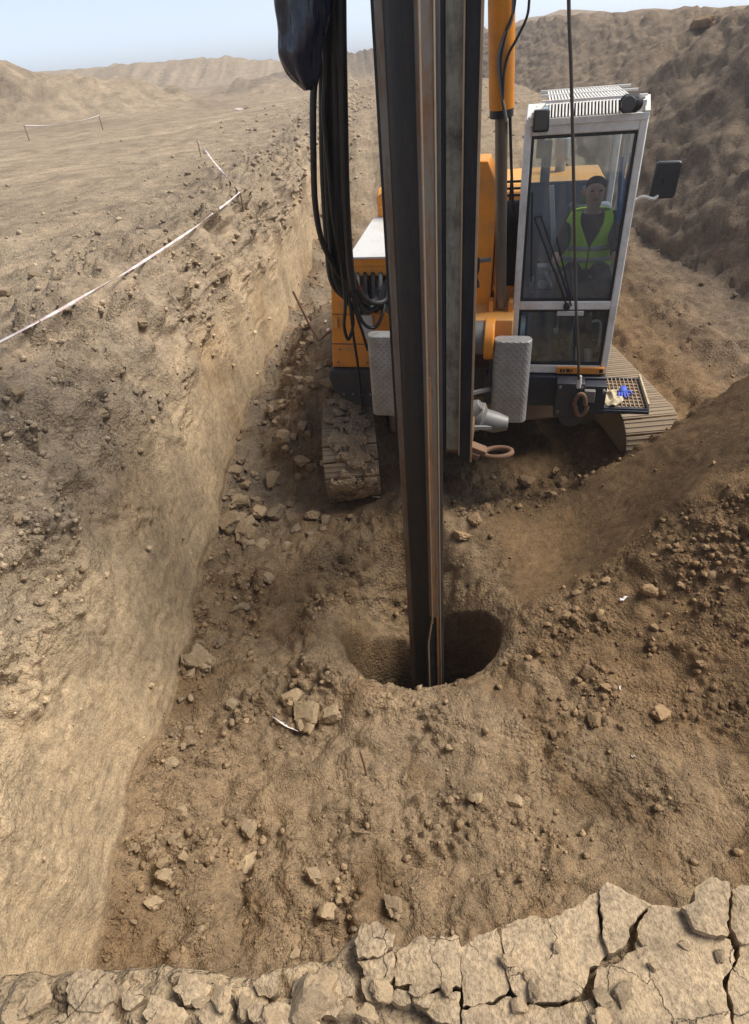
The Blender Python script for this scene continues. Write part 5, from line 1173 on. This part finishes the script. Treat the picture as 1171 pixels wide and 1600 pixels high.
# torn scrap of tape on the trench floor
pa, pb = vert_at(424, 1122), vert_at(468, 1144)
a, b = Vector(Pf[pa])+Vector((0, 0, .045)), Vector(Pf[pb])+Vector((0, 0, .05))
tag(tape(a, b, 'tape_scrap', '', .012, .05, .12, .6, ('tape_white', 'tape_white')), 'torn white tape scrap on the earth beside the cracked clod', 'tape')
def scrap(px, py, w, ang, label, mat='tape_white'):
    i = vert_at(px, py); m = MB(); vs = []
    for k in range(7):
        t = k/6-.5; p = Vector((math.cos(ang)*t*w*2, math.sin(ang)*t*w*2, .01+.012*math.sin(k*1.9))); q_ = Vector((-math.sin(ang), math.cos(ang), .3*math.sin(k)))*w*.22; vs += [p-q_, p+q_]
    m.add(vs, [(2*k, 2*k+1, 2*k+3, 2*k+2) for k in range(6)]); o = m.build('paper_scrap', mat, smooth=80); o.location = Vector(Pf[i])+Vector((0, 0, .012)); o.modifiers.new('s', 'SOLIDIFY').thickness = .002; tag(o, label, 'scrap')
scrap(975, 932, .05, .5, 'small white shred on the spoil crest beside a lone clod'); scrap(972, 1075, .025, 1.3, 'tiny white shred among brown clods below the spoil slope'); scrap(993, 1180, .02, .1, 'tiny white fleck on the open brown earth'); scrap(378, 165, .5, .8, 'white rag caught on the far mound')
scrap(510, 512, .07, 1.4, 'red and white tape end on rubble beside the orange body', 'tape_red'); scrap(510, 498, .05, 1.4, 'white tape shred beside the red tape end', 'tape_white')
# bent steel rod against the wall
f0 = Pf[vert_at(498, 527)]
e0 = Vector(f0); base_d = e0.y
def at_y(px, py, y): d = ray(px, py); return Vector(O3+d*(y/d[1]))
rod = MB(); rod.tube([at_y(458, 455, base_d+.1), at_y(485, 510, base_d), at_y(499, 533, base_d-.1), at_y(508, 524, base_d-.1), at_y(522, 514, base_d-.1)], .016, 8)
tag(rod.build('steel_rod', 'rusty'), 'bent rusty steel rod leaning beside the cut wall', 'rod')
i = vert_at(573, 1208); b0 = Vector(Pf[i]); rod = MB(); rod.tube([b0-Vector((0, 0, .1)), b0+Vector((-.012, .02, .12)), b0+Vector((-.03, .05, .24))], .007, 8)
tag(rod.build('steel_rod', 'rusty'), 'thin rusty rod sticking up from pebbles before the hole', 'rod')
i = vert_at(550, 1296); b0 = Vector(Pf[i])+Vector((0, 0, .012)); rod = MB(); rod.tube([b0, b0+Vector((.07, -.02, .006)), b0+Vector((.12, -.02, .0))], .005, 6)
tag(rod.build('twig', 'wood'), 'short dark twig lying flat on the bare earth', 'twig')

# ------------------------------------------------------------------ thin haze over the whole site
hb = MB(); hb.box((-3600, -60, -6.5), (3600, 3600, 11.0)); hzo = hb.build('haze', 'soil', smooth=0)
hm_ = bpy.data.materials.new('haze'); hm_.use_nodes = True; ht = hm_.node_tree; ht.nodes.remove(ht.nodes['Principled BSDF'])
pv = ht.nodes.new('ShaderNodeVolumePrincipled'); pv.inputs['Color'].default_value = (0.92, 0.95, 1.0, 1); pv.inputs['Density'].default_value = 0.0017; pv.inputs['Anisotropy'].default_value = 0.2
ht.links.new(pv.outputs[0], ht.nodes['Material Output'].inputs['Volume']); hzo.data.materials.clear(); hzo.data.materials.append(hm_)
tag(hzo, 'thin pale haze hanging over the earthworks', 'haze', kind='stuff')
